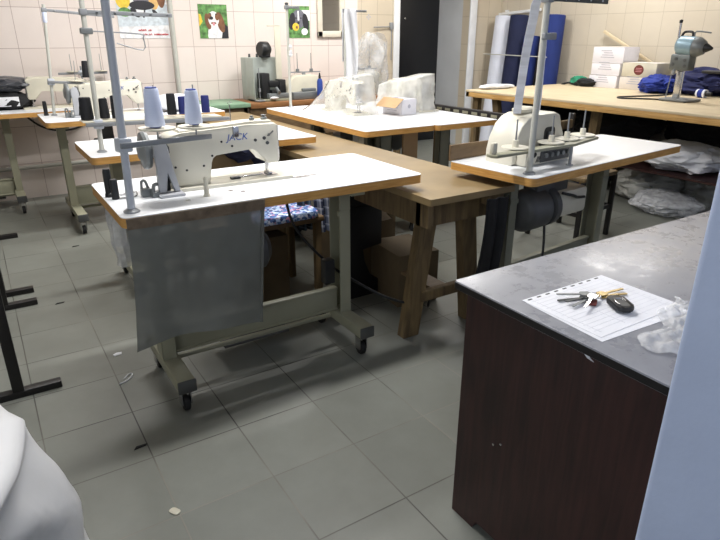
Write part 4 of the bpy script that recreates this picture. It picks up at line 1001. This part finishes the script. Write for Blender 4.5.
# straight-knife cutting machine
t = root('cutting_machine', 'grey straight-knife cutting machine with blue motor on the plywood table', 'cutting machine', (4.40, 1.0, CZ), 0)
MB().prism(rrect(-.12, -.16, .1, .09, .04), XY, (.006, .018), .003).build('base_plate', 'gunmetal', t)
for x in (-.08, .07):
    for y in (-.12, .06): MB().cyl((x, y, 0), (x, y, .008), .01, n=10).build('roller', 'black', t)
MB().bb((-.012, -.018, .015), (.012, .03, .235), .004).build('standard', 'chrome', t)
MB().bb((-.0015, -.03, .02), (.0015, -.016, .235)).build('blade', 'chrome', t)
MB().bb((-.05, -.075, .225), (.05, .08, .345), .014).build('gearbox', mat('dark_cast_metal', '6a6f6e', .4, .5), t)
q = MB()
for y, z in ((.03, .31), (.05, .27), (-.04, .3), (-.045, .26)): q.lathe([(0, 0), (.012, 0), (.012, .004), (0, .005)], (-.05, y, z), (-1, 0, 0), 12)
q.build('bolts', 'dark', t)
MB().lathe([(0, -.03), (.055, -.03), (.07, -.01), (.072, .0), (.072, .1), (.068, .104)], (0, .03, .405), (0, -1, -.08), 28).build('motor', 'motorblue', t)
MB().lathe([(.066, .1), (.073, .108), (.071, .13), (.05, .17), (.032, .18), (0, .18)], (0, .03, .405), (0, -1, -.08), 28).build('motor_end', 'gunmetal', t)
MB().lathe([(.034, .175), (.03, .195), (.008, .235), (0, .236)], (0, .03, .405), (0, -1, -.08), 20).build('end_cone', 'black', t)
MB().cyl((0, .065, .33), (0, .075, .57), .009, n=12).build('guide_rod', 'chrome', t)
MB().lathe([(0, 0), (.012, 0), (.013, .02), (0, .026)], (0, .075, .565), n=12).build('rod_knob', 'black', t)
MB().tube([(0, .05, .46), (0, .03, .5), (0, -.03, .5), (0, -.04, .47)], .009, 10, 4).build('carry_handle', 'black', t)
MB().tube([(0, -.05, .47), (0, -.06, .505), (0, -.17, .495)], .006, 8, 3).build('lever', 'gunmetal', t)
MB().cyl((-.03, .07, .02), (-.03, .055, .23), .004, n=8).lathe([(0, 0), (.012, .01), (.012, .04), (0, .05)], (-.05, .03, .19), n=12).build('presser_rod', 'poled', t)
b = MB().tube([(.0, .06, .0), (-.09, .2, .0), (-.18, .3, .0), (-.12, .38, .0), (.08, .34, .0), (.3, .28, .0), (.5, .3, .0)], .006, 8, 6)
tag(b.build('machine_cable', 'black'), 'black cable looping on the plywood left of the cutting machine', 'cable', None, (4.33, 1.0, CZ + .007))

# under the cutting table
def heap(name, label, x, y, z, r, m, sd, cat, group=None, amp=.3, freq=1.5, sub=5):
    b = MB().blob((0, 0, r[2] * .92), r, sd, amp, freq, sub=sub, fine=.1)
    return tag(b.build(name, m), label, cat, group, (x, y, z))
heap('plastic_sack', 'translucent grey sack on the floor under the plywood table', 4.46, 1.14, 0, (.28, .24, .15), 'greysack', 51, 'bag', 'sacks under the plywood table')
heap('plastic_sack', 'whitish flat sack on the floor nearest the daylight-tinted wall', 4.19, .80, 0, (.2, .24, .085), 'crumple', 52, 'bag', 'sacks under the plywood table')
heap('plastic_sack', 'clear grey sack behind the flat sack under the plywood table', 4.68, .66, 0, (.22, .26, .14), 'greysack', 56, 'bag', 'sacks under the plywood table')
heap('dark_bundle', 'dark blue bundle beside the grey sack under the plywood table', 4.45, 1.68, 0, (.2, .15, .17), 'navycloth', 53, 'bundle')
heap('white_jacket', 'white jacket heaped on the shelf under the plywood table', 4.27, .78, .342, (.24, .3, .105), 'whitecloth', 54, 'jacket')
b = MB().tube([(0, .1, 0), (.01, 0, .02), (0, -.1, .0)], .022, 10, 4)
tag(b.build('blue_strap', 'pileblue'), 'bright blue strap lying across the white jacket', 'strap', None, (4.13, .95, .505))
for lab, x, y, r, sd in (('black cloth heap on the lower shelf behind the overlock table', 4.80, 1.80, (.30, .40, .19), 61), ('black cloth heap on the lower shelf beyond the white jacket', 5.08, .95, (.22, .45, .19), 62), ('black cloth heap on the lower shelf at the left end', 4.62, 2.44, (.46, .13, .2), 63)):
    heap('black_heap', lab, x, y, .342, r, 'blackcloth', sd, 'clothes', 'black heaps under the plywood table')

# ------------------------------------------------------------------ counter at the right
CT = .73
t = root('counter', 'dark red-brown counter with a worn grey top, nearest at the right', 'counter', (.667, -.678, 0))
MB().prism(rrect(0, -.62, 1.25, 0, .01, 3), XY, (CT - .022, CT), .002).build('worktop', 'countertop', t)
MB().prism(rrect(-.0012, -.6212, 1.2512, .0012, .01, 3), XY, (CT - .02, CT - .004)).build('edge_strip', 'blackmetal', t)
MB().prism([(-.03, 0), (-.03, CT - .022), (-.61, CT - .022), (-.61, 0), (-.56, 0), (-.54, .03), (-.13, .03), (-.115, 0)], YZ, (.022, .04)).build('end_panel', 'mahogany', t)
MB().bb((.04, -.05, .05), (1.23, -.03, CT - .022)).build('back_panel', 'mahogany', t)
MB().bb((1.21, -.61, 0), (1.228, -.03, CT - .022)).build('side_panel', 'mahogany', t)
for y, z in ((-.165, .322), (-.19, .338)): MB().lathe([(0, 0), (.0035, 0), (.003, .002), (0, .002)], (.022, y, z), (-1, 0, 0), 8).build('screw', 'chrome', t)
MB().prism([(-.380, .699), (-.374, .7075), (-.39, .704), (-.398, .693), (-.408, .688), (-.392, .69)], YZ, (.0205, .022)).build('torn_label', 'whitecloth', t)
# papers
def paper(label, loc, rz, lines, hole=False):
    t = root('paper_sheet', label, 'paper', loc, rz, 'paper sheets on the counter')
    MB().bb((0, -.215, 0), (.29, 0, .0006)).build('sheet', 'paper', t)
    q = MB()
    for k in range(lines): q.bb((.012, -.02 - k * (.185 / lines), .0006), (.275, -.0185 - k * (.185 / lines), .0008))
    for k in range(4): q.bb((.02 + k * .08, -.2, .0006), (.0212 + k * .08, -.015, .0008))
    q.build('ruled_lines', mat('faint_print', 'dddee5', .8), t)
    if hole:
        q = MB()
        for k in range(9): q.prism(rrect(.012 + k * .03, -.010, .026 + k * .03, -.005, .002, 2), XY, (.0006, .0009))
        q.build('punched_holes', 'ink', t)
paper('lowest paper sheet on the counter, corner showing beneath', (.715, -.872, CT + .0004), -3, 6)
paper('topmost ruled paper sheet with punched edge under the keys', (.716, -.86, CT + .0014), 0, 13, True)
# keys
t = root('key_bunch', 'bunch of keys with black car fob lying on the papers', 'keys', (.868, -.943, CT + .0026), 0)
f_ = MB().prism(rrect(-.02, -.034, .02, .034, .012), XY, (0, .013), .004).build('key_fob', 'black', t); f_.location = (.002, -.065, .004); f_.rotation_euler = (0, 0, math.radians(-28))
MB().tube([(-.010, -.018, .0135), (-.012, .002, .0138), (-.006, .012, .0138), (.008, .012, .0138), (.012, .0, .0138)], .0012, 6, 3).build('chrome_trim', 'chrome', f_)
MB().prism(rrect(-.011, -.028, .011, .02, .006), XY, (.0125, .0135)).build('button_pad', 'dark', f_)
MB().tube([(.014 * math.cos(a * PI / 8), .014 * math.sin(a * PI / 8), .006) for a in range(17)], .0018, 6).build('ring', 'chrome', t)
for ang, ln, m in ((148, .08, 'gunmetal'), (160, .088, 'dark'), (172, .078, 'dark'), (186, .082, 'gunmetal'), (204, .085, 'chrome'), (-20, .075, 'gold'), (-6, .085, 'gold')):
    k = MB().prism(rrect(.010, -.011, .036, .011, .008), XY, (0, .003)).prism([(.033, -.003), (.033 + ln * .7, -.003), (.033 + ln * .72, 0), (.033 + ln * .68, .004), (.033 + ln * .5, .003), (.033 + ln * .4, .0045), (.033, .003)], XY, (0, .0022)).build('key', m, t)
    k.rotation_euler = (0, 0, math.radians(ang)); k.location = (0, 0, .002 + .0024 * (abs(ang) % 5))
MB().prism(rrect(-.012, -.05, .008, -.02, .005), XY, (.001, .006)).build('red_tag', 'print_red', t).rotation_euler = (0, 0, -1.0)
def wrapf(u, v):
    a, c = (u - .5) * .3, (v - .5) * .17
    n_ = abs(noise.noise((u * 7, v * 5, 3))) + .5 * abs(noise.noise((u * 15, v * 11, 8)))
    ed = max(abs(u - .5), abs(v - .5)) * 2
    return V((a * (1 + .2 * noise.noise((u * 3, v * 3, 1))), c * (1 + .3 * noise.noise((u * 4, v * 3, 5))), .003 + .03 * n_ * (1 - .75 * ed ** 3)))
b = MB().sheet(wrapf, 60, 40)
tag(b.build('plastic_wrap', 'crumple', None, 80), 'crumpled clear plastic wrap on the counter by the daylight-tinted wall', 'plastic wrap', None, (.92, -1.17, CT + .001), 20)

# ------------------------------------------------------------------ left side
def tleg_table(label, y0, y1):
    t = root('black_table', label, 'table', (-.66, (y0 + y1) / 2, 0), 0, 'black tables at the left')
    hy = (y1 - y0) / 2
    MB().bb((-.34, -hy - .02, .73), (.30, hy + .02, .755), .004).build('top', 'laminate', t)
    for y in (-hy, hy):
        MB().bb((-.36, y - .02, .0), (.465, y + .02, .028), .003).build('foot', 'blackmetal', t)
        for xx in (-.315, .315): MB().bb((xx - .02, y - .02, .028), (xx + .02, y + .02, .73), .003).build('leg', 'blackmetal', t)
    MB().bb((-.02, -hy, .6), (.02, hy, .64), .003).build('beam', 'blackmetal', t)
tleg_table('black-legged table nearest at the left, only its feet in view', .645, 1.565)
tleg_table('black-legged table farther back at the left, only its feet in view', 1.75, 2.86)
def sack(u, v):
    a = u * 2 * PI; c, s1 = math.cos(a), math.sin(a)
    k = (1.05 - .2 * v) if v < .75 else (.9 - .9 * ((v - .75) / .25) ** 2 * .95)
    n_ = noise.noise((c * 1.6, s1 * 1.6, v * 2.4 + 4)) * .14 + (1 - 2 * abs(noise.noise((c * 2.3 + 3, s1 * 2.3, v * 3.3)))) * .05
    r = (.33 * k + n_ * .55 * (1 if v < .75 else .5))
    return V((r * c, r * s1, .5 * min(v / .75, 1) + .06 * max(0, (v - .75) / .25) + .02 * noise.noise((c, s1, 2))))
t = root('white_sack', 'big white plastic sack at the bottom left corner', 'sack', (-.60, -.46, 0))
MB().sheet(sack, 72, 40, 0, closed=True).build('sack_body', 'sackfilm', t, 80)
# things dropped on the floor
b = MB().prism([(0, 0), (.03, .004), (.034, .02), (.012, .026), (-.004, .014)], XY, (0, .003))
tag(b.build('paper_scrap', 'paper'), 'tiny white paper scrap on the floor left of the hanging sheet', 'scrap', None, (.03, .765, .0005))
b = MB().tube([(0, 0, 0), (.03, .01, 0), (.055, .035, 0), (.06, .055, 0), (.045, .055, 0), (.025, .03, 0)], .003, 6, 5)
tag(b.build('thread_loop', 'whitecloth'), 'loop of pale cord on the floor near the paper scrap', 'cord', None, (.0, .52, .003))
for i, (x, y) in enumerate(((-.12, 1.49), (.09, 2.42), (-.045, .07))):
    b = MB().prism([(0, 0), (.04, .004), (.046, .012), (.01, .014)], XY, (0, .003))
    tag(b.build('dark_scrap', 'blackcloth'), ('dark cloth scrap on the floor by the black table feet', 'dark cloth scrap on the floor before the third table caster', 'dark cloth scrap on the floor behind the white sack')[i], 'scrap', 'dark scraps on the floor', (x, y, .0005))
b = MB().prism(rrect(0, 0, .022, .034, .008), XY, (0, .003), .001)
tag(b.build('tan_scrap', 'creamd'), 'tan scrap in a broken tile corner near the bottom edge', 'scrap', None, (-.01, -.30, .0005), 30)

# ------------------------------------------------------------------ camera and view
cd = bpy.data.cameras.new('camera'); cam = bpy.data.objects.new('camera', cd); COL.objects.link(cam); scene.camera = cam
cd.sensor_fit = 'HORIZONTAL'; cd.sensor_width = 36; cd.lens = 587.14 / 720 * 36; cd.clip_start = .02
yaw, pitch = .566684, .379610
fw = V((math.sin(yaw) * math.cos(pitch), math.cos(yaw) * math.cos(pitch), -math.sin(pitch)))
cam.location = (-.27026, -1.70736, 1.30431)
cam.rotation_euler = fw.to_track_quat('-Z', 'Y').to_euler()
vs = scene.view_settings; vs.view_transform = 'Standard'; vs.look = 'None'; vs.gamma = 1; vs.use_curve_mapping = False; vs.exposure = .0
